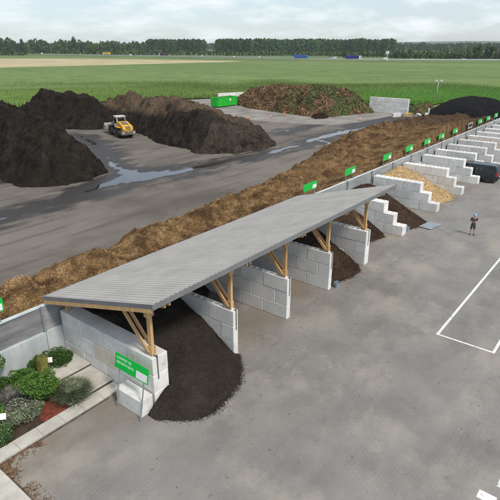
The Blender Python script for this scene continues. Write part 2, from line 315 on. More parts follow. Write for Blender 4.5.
# ------------------------------------------------------------------ helpers
class MB:
    def __init__(s): s.v = []; s.f = []
    def add(s, vs, fs):
        o = len(s.v); s.v += [tuple(v) for v in vs]; s.f += [tuple(i + o for i in f) for f in fs]; return s
    def box(s, x0, x1, y0, y1, z0, z1):
        return s.add([(x0,y0,z0),(x1,y0,z0),(x1,y1,z0),(x0,y1,z0),(x0,y0,z1),(x1,y0,z1),(x1,y1,z1),(x0,y1,z1)],
                     [(0,3,2,1),(4,5,6,7),(0,1,5,4),(1,2,6,5),(2,3,7,6),(3,0,4,7)])
    def hull8(s, p):
        return s.add(p, [(0,3,2,1),(4,5,6,7),(0,1,5,4),(1,2,6,5),(2,3,7,6),(3,0,4,7)])
    def bar(s, a, b, w, h, up=(0, 0, 1)):
        a = Vector(a); b = Vector(b); d = (b - a).normalized(); u = Vector(up)
        r = d.cross(u); r = Vector((1, 0, 0)) if r.length < 1e-4 else r.normalized(); u = r.cross(d).normalized()
        r = r*w/2; u = u*h/2
        return s.hull8([a-r-u, a+r-u, b+r-u, b-r-u, a-r+u, a+r+u, b+r+u, b-r+u])
    def tube(s, a, b, r0, r1=None, n=8):
        if r1 is None: r1 = r0
        a = Vector(a); b = Vector(b); d = (b - a).normalized()
        u = d.cross(Vector((0, 0, 1)));  u = Vector((1, 0, 0)) if u.length < 1e-3 else u.normalized(); v = d.cross(u)
        vs = []
        for c, r in ((a, r0), (b, r1)):
            for i in range(n):
                t = 2*math.pi*i/n; vs.append(c + (u*math.cos(t) + v*math.sin(t))*r)
        fs = [(i, (i+1) % n, n + (i+1) % n, n + i) for i in range(n)] + [tuple(range(n))[::-1], tuple(range(n, 2*n))]
        return s.add(vs, fs)
    def prism(s, prof, x0, x1):   # (y,z) profile extruded along x
        n = len(prof)
        vs = [(x0, y, z) for y, z in prof] + [(x1, y, z) for y, z in prof]
        return s.add(vs, [(i, (i+1) % n, n + (i+1) % n, n + i) for i in range(n)] + [tuple(range(n))[::-1], tuple(range(n, 2*n))])
    def lathe(s, prof, c=(0, 0, 0), n=16, axis='z'):
        vs = []; fs = []
        for r, h in prof:
            for i in range(n):
                t = 2*math.pi*i/n; p = (r*math.cos(t), r*math.sin(t), h)
                if axis == 'x': p = (h, p[0], p[1])
                vs.append((p[0]+c[0], p[1]+c[1], p[2]+c[2]))
        for k in range(len(prof)-1):
            for i in range(n): fs.append((k*n+i, k*n+(i+1) % n, (k+1)*n+(i+1) % n, (k+1)*n+i))
        fs += [tuple(range(n))[::-1], tuple(range((len(prof)-1)*n, len(prof)*n))]
        return s.add(vs, fs)
    def mesh(s, name, m, bevel=0.0, smooth=False):
        me = bpy.data.meshes.new(name); me.from_pydata(s.v, [], s.f)
        bm = bmesh.new(); bm.from_mesh(me); bmesh.ops.recalc_face_normals(bm, faces=bm.faces)
        if bevel: bmesh.ops.bevel(bm, geom=list(bm.edges), offset=bevel, segments=1 if bevel < 0.04 else 2, affect='EDGES', profile=0.5, clamp_overlap=True)
        if smooth:
            for f in bm.faces: f.smooth = True
        bm.to_mesh(me); bm.free()
        if m: me.materials.append(MATS[m])
        return me
    def build(s, name, m, parent=None, bevel=0.0, smooth=False):
        return link(name, s.mesh(name, m, bevel, smooth), parent)
def link(name, me, parent=None, loc=None, rot=None):
    o = bpy.data.objects.new(name, me); COL.objects.link(o)
    if parent: o.parent = parent
    if loc is not None: o.location = loc
    if rot is not None: o.rotation_euler = rot
    return o
def tag(o, label=None, cat=None, group=None, kind=None):
    if label: o['label'] = label
    if cat: o['category'] = cat
    if group: o['group'] = group
    if kind: o['kind'] = kind
    return o
def thing(name, label, cat, loc=(0, 0, 0), rz=0, group=None):
    o = bpy.data.objects.new(name, None); COL.objects.link(o); o.empty_display_size = 0.3
    o.location = loc; o.rotation_euler = (0, 0, rz)
    return tag(o, label, cat, group)
def fast_mesh(name, V, F, m, tone=None, smooth=False):
    V = np.asarray(V, dtype=np.float32); F = np.asarray(F, dtype=np.int32)
    me = bpy.data.meshes.new(name); k = F.shape[1]
    me.vertices.add(len(V)); me.vertices.foreach_set('co', V.ravel())
    me.loops.add(F.size); me.loops.foreach_set('vertex_index', F.ravel())
    me.polygons.add(len(F)); me.polygons.foreach_set('loop_start', np.arange(0, F.size, k, dtype=np.int32))
    if smooth: me.polygons.foreach_set('use_smooth', np.ones(len(F), dtype=bool))
    me.update(calc_edges=True); me.validate()
    if tone is not None:
        a = me.attributes.new('tone', 'FLOAT', 'POINT'); a.data.foreach_set('value', np.asarray(tone, dtype=np.float32))
    me.materials.append(MATS[m]); return me
def inpoly(x, y, poly):
    c = np.zeros(x.shape, bool); n = len(poly)
    for i in range(n):
        x0, y0 = poly[i]; x1, y1 = poly[(i+1) % n]
        if y0 == y1: continue
        c ^= ((y0 > y) != (y1 > y)) & (x < (x1-x0)*(y-y0)/(y1-y0) + x0)
    return c
def polydist(x, y, poly, skip=()):
    d = np.full(x.shape, 1e9); n = len(poly)
    for i in range(n):
        if i in skip: continue
        a = np.array(poly[i]); b = np.array(poly[(i+1) % n]); ab = b - a
        t = np.clip(((x-a[0])*ab[0] + (y-a[1])*ab[1])/(ab@ab), 0, 1)
        d = np.minimum(d, np.hypot(x-a[0]-t*ab[0], y-a[1]-t*ab[1]))
    return d
def smooth_poly(p, it=2):
    for _ in range(it):
        q = []
        for i in range(len(p)):
            a, b = p[i], p[(i+1) % len(p)]
            q += [(a[0]*.75+b[0]*.25, a[1]*.75+b[1]*.25), (a[0]*.25+b[0]*.75, a[1]*.25+b[1]*.75)]
        p = q
    return p
def fnoise(x, y, s, o=4, seed=0.0):
    return np.array([mnoise.fractal((a*s+seed, b*s-seed, seed*0.7), 0.75, 2.1, o) for a, b in zip(x.ravel(), y.ravel())]).reshape(x.shape)
def sheet(name, poly, z, m, kind='structure'):
    me = bpy.data.meshes.new(name); me.from_pydata([(x, y, z) for x, y in poly], [], [tuple(range(len(poly)))])
    bm = bmesh.new(); bm.from_mesh(me); bmesh.ops.triangulate(bm, faces=bm.faces); bmesh.ops.recalc_face_normals(bm, faces=bm.faces)
    for f in bm.faces:
        if f.normal.z < 0: f.normal_flip()
    bm.to_mesh(me); bm.free(); me.materials.append(MATS[m])
    return tag(link(name, me), kind=kind)
def bits(name, P, N, L, wd, m, parent, up=0.35, tones=None, flat=False):
    """loose fibres/clods: one thin quad each, lying on the surface"""
    n = len(P); a = RNG.normal(size=(n, 3)); a -= N*(a*N).sum(1, keepdims=True)*(1-up); a /= np.linalg.norm(a, axis=1, keepdims=True)
    s = np.cross(a, N + RNG.normal(size=(n, 3))*0.5); s /= np.linalg.norm(s, axis=1, keepdims=True) + 1e-6
    Ln = (L*(0.5 + RNG.random(n)))[:, None]; Wn = (wd*(0.6 + 0.8*RNG.random(n)))[:, None]
    c = P + N*0.5*Wn
    V = np.stack([c - a*Ln/2 - s*Wn/2, c + a*Ln/2 - s*Wn*0.4, c + a*Ln/2 + s*Wn*0.4, c - a*Ln/2 + s*Wn/2], 1).reshape(-1, 3)
    F = np.arange(4*n).reshape(n, 4)
    t = np.repeat(RNG.random(n) if tones is None else tones, 4)
    o = link(name, fast_mesh(name, V, F, m, t), parent); o['kind'] = 'stuff'; return o
def grid_heap(x0, x1, y0, y1, res, fz, keep):
    nx = int((x1-x0)/res)+1; ny = int((y1-y0)/res)+1
    X, Y = np.meshgrid(np.linspace(x0, x1, nx), np.linspace(y0, y1, ny), indexing='ij')
    Z = fz(X, Y); K = keep(X, Y, Z)
    idx = np.arange(nx*ny).reshape(nx, ny)
    q = np.stack([idx[:-1, :-1], idx[1:, :-1], idx[1:, 1:], idx[:-1, 1:]], -1).reshape(-1, 4)
    kk = K.ravel()[q].any(1); q = q[kk]
    used = np.unique(q); remap = np.full(nx*ny, -1); remap[used] = np.arange(len(used))
    V = np.stack([X.ravel(), Y.ravel(), Z.ravel()], 1)[used]
    return V, remap[q]
def surf_samples(V, F, n):
    a, b, c, d = (V[F[:, i]] for i in range(4))
    cr = np.cross(c-a, d-b); A = np.linalg.norm(cr, axis=1)
    i = RNG.choice(len(F), n, p=A/A.sum()); u = RNG.random((n, 1)); v = RNG.random((n, 1))
    P = (a[i]*(1-u)+b[i]*u)*(1-v) + (d[i]*(1-u)+c[i]*u)*v
    N = cr[i]/(A[i][:, None]+1e-9); N[N[:, 2] < 0] *= -1
    return P, N
def softmin(a, b, k=0.6):
    h = np.clip(0.5+0.5*(b-a)/k, 0, 1); return b*(1-h)+a*h-k*h*(1-h)
def heap(name, label, cat, poly, hfun, slope, m, res=0.35, namp=0.35, nscale=0.25, nb=0, bl=0.25, bw=0.1, bm_='clod', group=None, skip=(), seed=0.0, bname='loose_clods', edge=0.8, k=1.2, clip=None, up=0.35, near=None):
    poly = [tuple(p) for p in poly]
    xs = [p[0] for p in poly]; ys = [p[1] for p in poly]
    def fz(X, Y):
        d = polydist(X, Y, poly, skip); d = np.where(inpoly(X, Y, poly), d, -d)
        d = d + edge*fnoise(X, Y, 0.35, 3, seed+3)
        h = hfun(X, Y) if callable(hfun) else np.full(X.shape, float(hfun))
        d0 = d
        z = softmin(np.maximum(d, -0.05)*slope, h, k)
        z = z + namp*fnoise(X, Y, nscale, 6, seed)*np.clip(d, 0, 1.5)/1.5 + namp*0.35*fnoise(X, Y, nscale*5, 4, seed+9)*np.clip(d*2, 0, 1)
        return np.where(d > 0, np.maximum(z, d*slope*.35), np.maximum(d0*slope, -.4))
    pad = 1.0 if clip is None else 0
    bx = (min(xs)-pad, max(xs)+pad, min(ys)-pad, max(ys)+pad) if clip is None else clip
    V, F = grid_heap(*bx, res, fz, lambda X, Y, Z: Z > 0.0)
    # foundation skirt so that the heap rests on the ground
    c = V.mean(0); c[2] = 0
    t = thing(name, label, cat, (c[0], c[1], 0), 0, group)
    o = link('heap_surface', fast_mesh('heap_surface', V - c, F, m, smooth=True), t)
    if nb:
        P, N = surf_samples(V, F, nb); ok = P[:, 2] > 0.03; P = P[ok]; N = N[ok]
        if near:     # finer cover where the heap is close
            Fn = F[(V[F[:, 0], 0] < near[1]) & (V[F[:, 0], 0] > 4)]; P2, N2 = surf_samples(V, Fn, near[0]); P = np.concatenate([P, P2]); N = np.concatenate([N, N2])
        bits(bname, P - c, N, bl, bw, bm_, t, up)
    return t

# ------------------------------------------------------------------ the ground
sheet('ground', [(-3500, -3500), (9000, -3500), (9000, 9000), (-3500, 9000)], -0.03, 'earth')
sheet('forecourt_pavement', [(4.9, -60), (170, -60), (170, 20.52), (-30, 20.52), (-30, -60)], 0.0, 'pavement')
YARD = [(-30, 20.52), (150, 20.52), (150, 42), (132, 46), (131, 62), (131, 80), (124, 99), (104, 110), (85, 120), (60, 127), (-30, 127)]
PATHS = [
    [(18, 43.5, .8, 0), (26, 44.6, 1.0, -.6), (32, 46, 1.7, .6), (37, 46.5, 2.3, 1.2), (42, 44.4, 1.5, 1.1), (48, 43.8, 1.0, .9), (51.5, 43.6, .8, .4), (55, 42.9, .9, -.5), (59, 42.8, 1.1, .9), (64, 42.6, .9, .9), (68, 43, .8, .2), (72, 43.6, 1.2, .9), (80, 43.3, 1.5, 1.0), (90, 42.3, 1.0, .9), (98, 42.6, 1.1, 0), (106, 42.5, 1.2, -.4)],
    [(37.5, 47, 1.8, 1.0), (38.8, 53, 1.0, .6), (43, 60, 1.0, -.3), (47.4, 69, 1.3, .5), (49.4, 75, 1.0, .1), (50.5, 79, .8, -.5)],
    [(72, 43, 1.0, .3), (71, 40, .9, .5), (69, 38, .8, .9), (66.5, 36.6, .5, .2)], [(74.5, 40.5, .5, .6), (77, 40.3, .5, .6)],
    [(74, 51.6, .5, 0), (80, 52.3, .6, .6), (86, 51, .5, .3)], [(20, 60, 1.6, .9), (26, 58, 1.2, .9)], [(88, 44, 1.4, -.8), (97, 45.5, 1.6, -.8), (107, 43, 1.2, -.8)]]
def yard():
    x0, x1, y0, y1, r = -10.0, 112.0, 20.52, 101.0, .34
    nx = int((x1-x0)/r)+1; ny = int((y1-y0)/r)+1
    X, Y = np.meshgrid(np.linspace(x0, x1, nx), np.linspace(y0, y1, ny), indexing='ij')
    best = np.full(X.shape, -9.0); wat = np.full(X.shape, -9.0)
    for pth in PATHS:
        for (ax, ay, aw, aq), (bx, by, bw, bq) in zip(pth[:-1], pth[1:]):
            L2 = (bx-ax)**2+(by-ay)**2; t_ = np.clip(((X-ax)*(bx-ax)+(Y-ay)*(by-ay))/L2, 0, 1)
            d = np.hypot(X-ax-t_*(bx-ax), Y-ay-t_*(by-ay)); w = aw+(bw-aw)*t_; q = aq+(bq-aq)*t_
            best = np.maximum(best, w-d); wat = np.maximum(wat, w*.75*np.clip(q, -1, 1.2)-d)
    near = best > -6
    n1 = np.zeros(X.shape); n1[near] = fnoise(X[near]*.4, Y[near]*1.3, .55, 5, 2.0); n2 = np.zeros(X.shape); n2[near] = fnoise(X[near]*.3, Y[near]*1.6, 1.1, 4, 7.0)
    wet = np.clip((best + 2.3 + 2.2*n1)/1.8, 0, 1); water = np.clip((wat + .1 + .7*n1 + .45*n2)*2.0, 0, 1)
    Z = np.where(near, -.02*np.clip(best, 0, 1), 0.0)*0
    idx = np.arange(nx*ny).reshape(nx, ny); q = np.stack([idx[:-1, :-1], idx[1:, :-1], idx[1:, 1:], idx[:-1, 1:]], -1).reshape(-1, 4)
    V = np.stack([X.ravel(), Y.ravel(), Z.ravel()], 1)
    me = fast_mesh('compost_yard', V, q, 'yard')
    for nm, ar in (('wet', wet), ('water', water)):
        a = me.attributes.new(nm, 'FLOAT', 'POINT'); a.data.foreach_set('value', ar.ravel().astype(np.float32))
    tag(link('compost_yard', me), kind='structure')
yard()
sheet('yard_margin', YARD, -0.012, 'yard')
sheet('concrete_apron', smooth_poly([(80, 121), (92, 92), (84.5, 72), (84, 62), (86, 53), (90, 47.5), (104, 46), (116, 46), (129, 50), (129, 66), (129, 80), (120, 98), (104, 107)], 2), 0.004, 'apron')

def blob(name, pts, z, m, jag=0.35, sub=4):
    p = smooth_poly(pts, 2); q = []
    for i, a in enumerate(p):
        b = p[(i+1) % len(p)]
        for s in range(sub):
            t = s/sub; x = a[0]*(1-t)+b[0]*t; y = a[1]*(1-t)+b[1]*t
            q.append((x + jag*mnoise.noise((x*0.9, y*0.9, 3)), y + jag*mnoise.noise((x*0.9, y*0.9, 9))))
    return sheet(name, q, z, m)
# the fields beyond
EDGE = [(-30, 128), (40, 128), (60, 126.5), (85, 119.5), (104, 109), (123, 98.5), (130, 80), (130.5, 62), (131.5, 47.5), (150, 43), (153, 25), (156, -40)]
FAR = [(330, -100), (300, 20), (245, 78), (205, 130), (165, 168), (120, 205), (60, 230), (-30, 235)]
CORN = EDGE + FAR
sheet('grain_field', [(153, -120), (640, -120), (560, 60), (520, 115), (470, 180), (448, 250), (446, 400), (450, 1500), (-600, 1500), (-600, 128), (-30, 128)] + EDGE[1:-1], 0.01, 'grain')
sheet('stubble_strip', smooth_poly([(100, 390), (200, 372), (290, 352), (380, 340), (425, 336), (415, 420), (375, 580), (330, 655), (240, 730), (120, 760)], 1), 0.03, 'stubble')
sheet('meadow', [(528, 60), (800, -500), (1700, -900), (2400, 300), (2100, 1500), (900, 2400), (500, 2400), (505, 260), (512, 190)], 0.01, 'meadow')

def crop():
    n = 190000; pts = np.zeros((0, 2))
    while len(pts) < n:
        x = RNG.uniform(-30, 330, 200000); y = RNG.uniform(-100, 235, 200000)
        k = inpoly(x, y, CORN)
        a = np.degrees(np.arctan2(y, x)); k &= (a > 4) & (a < 74)
        d = polydist(x, y, EDGE, (len(EDGE)-1,))
        k &= RNG.random(len(x)) < np.clip(1.1 - d/95, 0.0, 1)**1.5
        pts = np.concatenate([pts, np.stack([x[k], y[k]], 1)])
    pts = pts[:n]; X = pts[:, 0]; Y = pts[:, 1]
    V = []; F = []; T = []; base = 0
    d = polydist(X, Y, EDGE, (len(EDGE)-1,)); hs = np.clip(1.15 - d/90, .45, 1)*(1+.25*np.sin(X*.11+np.sin(Y*.07)*2))
    for b in range(3):
        h = (.55 + .75*RNG.random(n))*hs; an = RNG.random(n)*2*math.pi; ln = .08 + .28*RNG.random(n); w = .025 + .035*RNG.random(n)
        bx = X + RNG.normal(0, .15, n); by = Y + RNG.normal(0, .15, n); dxx, dyy = np.cos(an), np.sin(an); px, py = -dyy*w, dxx*w; z0 = np.full(n, .2)
        p = [np.stack([bx-px, by-py, z0], 1), np.stack([bx+px, by+py, z0], 1), np.stack([bx+dxx*ln*.4+px*.8, by+dyy*ln*.4+py*.8, h*.8], 1), np.stack([bx+dxx*ln, by+dyy*ln, h], 1)]
        V.append(np.stack(p, 1).reshape(-1, 3)); F.append(np.arange(4*n).reshape(n, 4) + base); base += 4*n
        T.append(np.repeat(RNG.random(n)*.7 + .3*(0.5+0.5*np.sin(X*.05+Y*.03)), 4))
    o = link('crop_plants', fast_mesh('crop_plants', np.concatenate(V), np.concatenate(F), 'corn_leaf', np.concatenate(T)))
    tag(o, 'green crop growing beyond the compost yard', 'crop', kind='stuff')
crop()
sheet('crop_ground', CORN, 0.3, 'corn_base')

# motorway
RP = [(470, 1600), (480, 1000), (486, 700), (487, 480), (482, 380), (480, 300), (486, 250), (505, 205), (535, 160), (570, 112), (612, 55), (690, -50), (800, -200)]
def offs(pl, d):
    out = []
    for i, p in enumerate(pl):
        a = Vector(pl[max(0, i-1)]); b = Vector(pl[min(len(pl)-1, i+1)]); t = (b-a).normalized(); out.append((p[0]+t.y*d*-1, p[1]+t.x*d))
    return out
def ribbon(name, d0, d1, z, m, z1=None):
    a = offs(RP, d0); b = offs(RP, d1); me = bpy.data.meshes.new(name)
    n = len(RP); z1 = z if z1 is None else z1
    me.from_pydata([(x, y, z) for x, y in a] + [(x, y, z1) for x, y in b], [], [(i, i+1, n+i+1, n+i) for i in range(n-1)])
    me.materials.append(MATS[m]); return tag(link(name, me), kind='structure')
RZ = 1.7
ribbon('road_verge', -24, -15, 0.02, 'meadow', RZ); ribbon('motorway', -15.0, 15.0, RZ, 'asphalt'); ribbon('road_verge', 15, 26, RZ, 'meadow', 0.02)
ribbon('road_marking', -14.2, -13.9, RZ+.006, 'paint_white'); ribbon('road_marking', 13.9, 14.2, RZ+.006, 'paint_white')
def rail(d, label):
    t = thing('guard_rail', label, 'guard rail', (RP[0][0], RP[0][1], RZ), 0, 'motorway guard rails')
    a = offs(RP, d); mb = MB(); ox, oy = RP[0]
    for i in range(len(a)-1): mb.bar((a[i][0]-ox, a[i][1]-oy, 0.62), (a[i+1][0]-ox, a[i+1][1]-oy, 0.62), 0.12, 0.6)
    mb.build('rail_beam', 'far_concrete', t)
    mb = MB()
    for i in range(len(a)-1):
        L = math.dist(a[i], a[i+1]); k = int(L/12)
        for j in range(k):
            s = j/k; x = a[i][0]*(1-s)+a[i+1][0]*s-ox; y = a[i][1]*(1-s)+a[i+1][1]*s-oy; mb.box(x-.06, x+.06, y-.06, y+.06, 0, 0.6)
    o = mb.build('rail_posts', 'steel', t); o['kind'] = 'stuff'
rail(-14.7, 'pale guard rail along the near side of the motorway'); rail(0, 'pale guard rail between the two carriageways of the motorway')

# far ridge at the horizon
mb = MB(); pts = []
for i in range(60):
    a = R(8 + i*0.95); D = 6500; x, y = D*math.cos(a), D*math.sin(a)
    h = 44 + 10*mnoise.noise((i*.13, 2, 1)) + 22*max(0, 1-abs(i-9)/16); pts.append((x, y, h))
n = len(pts)
vs = [(x*.985, y*.985, -2) for x, y, h in pts] + [(x, y, h) for x, y, h in pts] + [(x*1.06, y*1.06, -2) for x, y, h in pts]
mb.add(vs, [(i, i+1, n+i+1, n+i) for i in range(n-1)] + [(n+i, n+i+1, 2*n+i+1, 2*n+i) for i in range(n-1)])
tag(mb.build('hills', 'hill', smooth=True), kind='structure')

# ------------------------------------------------------------------ retaining wall behind the bays
WY = 20.52
t = thing('retaining_wall', 'long grey concrete retaining wall running behind all the storage bays', 'wall', (0, WY, 0))
pl = MB().box(-0.995*2.5, 0.995*2.5, -0.14, 0.12, 0.0, 1.68).mesh('base_panel', 'panel_light', 0.015)
pd = MB().box(-0.994*2.5, 0.994*2.5, 0.0, 0.16, 1.685, 2.95).mesh('upper_panel', 'panel_dark', 0.012)
pg = MB().box(-0.994*2.5, 0.994*2.5, 0.0, 0.16, 1.685, 2.95).mesh('upper_panel', 'panel_grey', 0.012)
cap = MB().box(-0.999*2.5, 0.999*2.5, -0.03, 0.2, 2.952, 3.0).mesh('coping', 'panel_light', 0.008)
pst = MB().box(-0.035, 0.035, -0.10, 0.0, 1.69, 3.02).box(-0.06, 0.06, -0.115, -0.10, 1.69, 3.02).box(-.09, .09, -.13, .0, 1.682, 1.69).mesh('wall_post', 'steel', 0)
for i in range(-2, 26):
    x = 7.62 + 5*i
    link('base_panel', pl, t, (x, 0, 0)); link('upper_panel', pd if x < 11 else pg, t, (x, 0, 0)); link('coping', cap, t, (x, 0, 0))
    link('wall_post', pst, t, (x+2.5, 0, 0))

# ------------------------------------------------------------------ block walls
CH = 0.84; BL = 1.66
BC = {}
def block_mesh(L, wd, m, studs):
    key = (round(L, 2), wd, m, studs)
    if key in BC: return BC[key]
    mb = MB().box(0.006, wd-0.006, 0.009, L-0.009, 0.004, CH-0.010)
    me = bpy.data.meshes.new('block'); me.from_pydata(mb.v, [], mb.f)
    bm = bmesh.new(); bm.from_mesh(me); bmesh.ops.recalc_face_normals(bm, faces=bm.faces)
    bmesh.ops.bevel(bm, geom=list(bm.edges), offset=0.022, segments=1, affect='EDGES', clamp_overlap=True)
    if studs:
        n = max(1, round(L/0.42)); rows = (wd/2,) if wd < 0.6 else (wd*.27, wd*.73)
        for i in range(n):
            for xx in rows:
                M = Matrix.Translation((xx, (i+.5)*L/n, CH+0.016))
                bmesh.ops.create_cone(bm, cap_ends=True, segments=8, radius1=0.11, radius2=0.075, depth=0.06, matrix=M)
    bm.to_mesh(me); bm.free(); me.materials.append(MATS[m]); BC[key] = me
    return me
def block_wall(label, x, wd, fronts, y1, m, studs=True, group=None, tan=(), rz=0, origin=None, name='block_wall', cols=None):
    t = thing(name, label, 'block wall', origin or (x, fronts[0], 0), rz, group)
    y0 = fronts[0]
    for c, yf in enumerate(fronts):
        top = c == len(fronts)-1
        y = yf; first = True; k = 0
        while y1 - y > 0.3:
            L = BL*(0.5 if (first and c % 2 == 1 and len(set(fronts)) == 1) else 1.0); first = False
            if y1 - y - L < 0.45: L = min(y1 - y, BL*1.25)
            nxt = y + L
            covered = (not top) and y >= fronts[c+1]-0.02
            mm = 'block_tan' if (c, k) in tan else m
            o = link('block', block_mesh(L, wd, mm, studs and not covered), t, (random.uniform(-.012, .012), y - y0, c*CH), (0, 0, random.uniform(-.004, .004)))
            y = nxt; k += 1
    return t
DX = [10.95, 16.0, 20.6, 25.25, 30.2]
BACK = WY - 0.16
block_wall('thick pale block wall at the near end of the shed beside the garden steps', DX[0], 0.84, [13.72]*3, BACK, 'block_white', studs=False, tan={(1, 2)}, group='block walls dividing the covered bays')
names = ['thin block wall with dark compost heaped against it, under the second shed post', 'thin grey block wall under the middle shed post, beside the bare bay floor',
         'thin grey block wall under the fourth shed post with brown soil behind it', 'thick pale block wall under the last shed post at the far end of the roof']
for i, nm in enumerate(names):
    wd = 0.36 if i < 3 else 0.62
    block_wall(nm, DX[i+1], wd, [13.66]*3, BACK, 'block_grey', group='block walls dividing the covered bays')
BX = [37.35, 45.25, 52.6, 58.3, 62.6, 67.0, 71.5, 75.7, 80.0, 84.2, 88.7, 93.2, 97.7]
bl = ['white stepped block wall nearest the shed, brown soil heaped on both its sides', 'white stepped block wall between the brown soil and the yellow wood chips',
      'white stepped block wall on the far side of the yellow wood chip heap', 'white stepped block wall ending beside the dark van']
ords = ['first', 'second', 'third', 'fourth', 'fifth', 'sixth', 'seventh', 'eighth', 'ninth']
for i, x in enumerate(BX):
    lb = bl[i] if i < 4 else '%s white stepped block wall beyond the dark van' % ords[i-4]
    block_wall(lb, x, 0.84, [13.85, 14.72, 15.6], BACK, 'block_white', group='white stepped walls of the open bays')
tb = link('concrete_block', block_mesh(1.62, 0.68, 'block_white', False), None, (10.2, 13.78, 0.0))
tag(tb, 'single white concrete block on the ground behind the big green sign', 'concrete block')

# ------------------------------------------------------------------ timber shed
RX0, RX1, YF, ZF, YR, ZR = 10.35, 32.0, 12.7, 5.6, 20.5, 3.42
SL = (ZF-ZR)/(YR-YF)
def rz_(y): return ZF - SL*(y-YF)
shed = thing('open_shed', 'open timber shed with grey ribbed metal roof over the storage bays', 'shed', (RX0, YF, 0))
ox, oy = RX0, YF
NP = 22; pw = (RX1-RX0)/NP
prof = []; nr = 4; pp = pw/nr
for i in range(nr):
    x = i*pp; prof += [(x, 0), (x+pp*.56, 0), (x+pp*.64, .045), (x+pp*.92, .045)]
prof.append((pw, 0.0))
v = []; f = []
for (y, z) in ((YF, ZF), (YR, ZR)):
    for zz in (0, -0.008):
        for x, h in prof: v.append((x, y-YF, z+h+zz))
n = len(prof)
for i in range(n-1):
    f += [(i, i+1, 2*n+i+1, 2*n+i), (n+i+1, n+i, 3*n+i, 3*n+i+1), (i+1, i, n+i, n+i+1), (2*n+i, 2*n+i+1, 3*n+i+1, 3*n+i)]
rs = MB().add(v, f).mesh('roof_sheet', 'roof_metal')
for i in range(NP): link('roof_sheet', rs, shed, (i*pw, 0, 0.0022*(i % 2)))
MB().box(-0.02, RX1-RX0+0.02, -0.045, -0.015, ZF-0.20, ZF+0.03).build('front_fascia', 'roof_trim', shed, 0.004)
for x in (-0.035, RX1-RX0+0.005):
    mb = MB(); mb.hull8([(x, -.05, ZF-.125), (x+.03, -.05, ZF-.125), (x+.03, YR-YF, ZR-.125), (x, YR-YF, ZR-.125), (x, -.05, ZF+.055), (x+.03, -.05, ZF+.055), (x+.03, YR-YF, ZR+.055), (x, YR-YF, ZR+.055)])
    mb.build('rake_trim', 'roof_trim', shed)
    bb = MB(); q = x+.006; bb.hull8([(q, .05, ZF-.33), (q+.035, .05, ZF-.33), (q+.035, YR-YF-.05, ZR-.33), (q, YR-YF-.05, ZR-.33), (q, .05, ZF-.13), (q+.035, .05, ZF-.13), (q+.035, YR-YF-.05, ZR-.13), (q, YR-YF-.05, ZR-.13)]); bb.build('barge_board', 'timber', shed)
mb = MB().tube((-.02, YR-YF+.07, ZR-.06), (RX1-RX0+.02, YR-YF+.07, ZR-.06), .075, n=10); mb.build('gutter', 'steel', shed, smooth=True)
for k in range(8):
    y = YF + 0.18 + k*1.03; z = rz_(y) - 0.012
    MB().box(0.02, RX1-RX0-0.02, y-oy-.05, y-oy+.05, z-.15-0.01, z-0.02).build('purlin', 'timber', shed)
PX = [11.2, 16.18, 20.78, 25.43, 30.5]
WT = 3*CH
for i, x in enumerate(PX):
    xl = x-ox; py = 14.0 - oy
    def rb(y): return rz_(y+oy) - 0.18 - 0.012        # rafter top
    for s in (-1, 1):     # twin rafters
        xx = xl + s*0.125
        mb = MB(); a, b = 0.14, YR-YF-0.06
        mb.hull8([(xx-.045, a, rb(a)-.22), (xx+.045, a, rb(a)-.22), (xx+.045, b, rb(b)-.22), (xx-.045, b, rb(b)-.22), (xx-.045, a, rb(a)), (xx+.045, a, rb(a)), (xx+.045, b, rb(b)), (xx-.045, b, rb(b))])
        mb.build('rafter', 'timber', shed, 0.004)
        mb = MB(); mb.bar((xx, py+.05, WT+.36), (xx, py+1.75, rb(py+1.75)-.06), 0.08, 0.17, (1, 0, 0)) if False else mb.hull8(
            [(xx-.04, py-.02, WT+.18), (xx+.04, py-.02, WT+.18), (xx+.04, py+.16, WT+.14), (xx-.04, py+.16, WT+.14), (xx-.04, py+1.62, rb(py+1.62)-.12), (xx+.04, py+1.62, rb(py+1.62)-.12), (xx+.04, py+1.82, rb(py+1.82)-.12), (xx-.04, py+1.82, rb(py+1.82)-.12)])
        mb.build('brace', 'timber', shed, 0.004)
    MB().box(xl-.075, xl+.075, py-.1, py+.1, WT+.02, rb(py)-.01).build('post', 'timber', shed, 0.006)
    for s in (-1, 1):
        MB().box(xl+s*.125-.045, xl+s*.125+.045, py-.11, py+.11, rb(py)-.72, rb(py)-.225).build('post_cleat', 'timber', shed, 0.004)
        MB().box(xl+s*.1-.02, xl+s*.1+.02, py-.13, py+.13, WT+.05, WT+.42).build('post_cleat', 'timber', shed, 0.004)
    ry = 20.05-oy
    MB().box(xl-.075, xl+.075, ry-.1, ry+.1, WT+.02, rb(ry)-.01).build('post', 'timber', shed, 0.006)
    fr = (13.72 if i == 0 else 13.66)-oy
    MB().box(xl-.018, xl+.018, fr-.035, fr-.016, 1.45, WT+.12).box(xl-.03, xl+.03, fr-.045, py+.12, WT+.004, WT+.025).build('steel_shoe', 'steel_dark', shed)

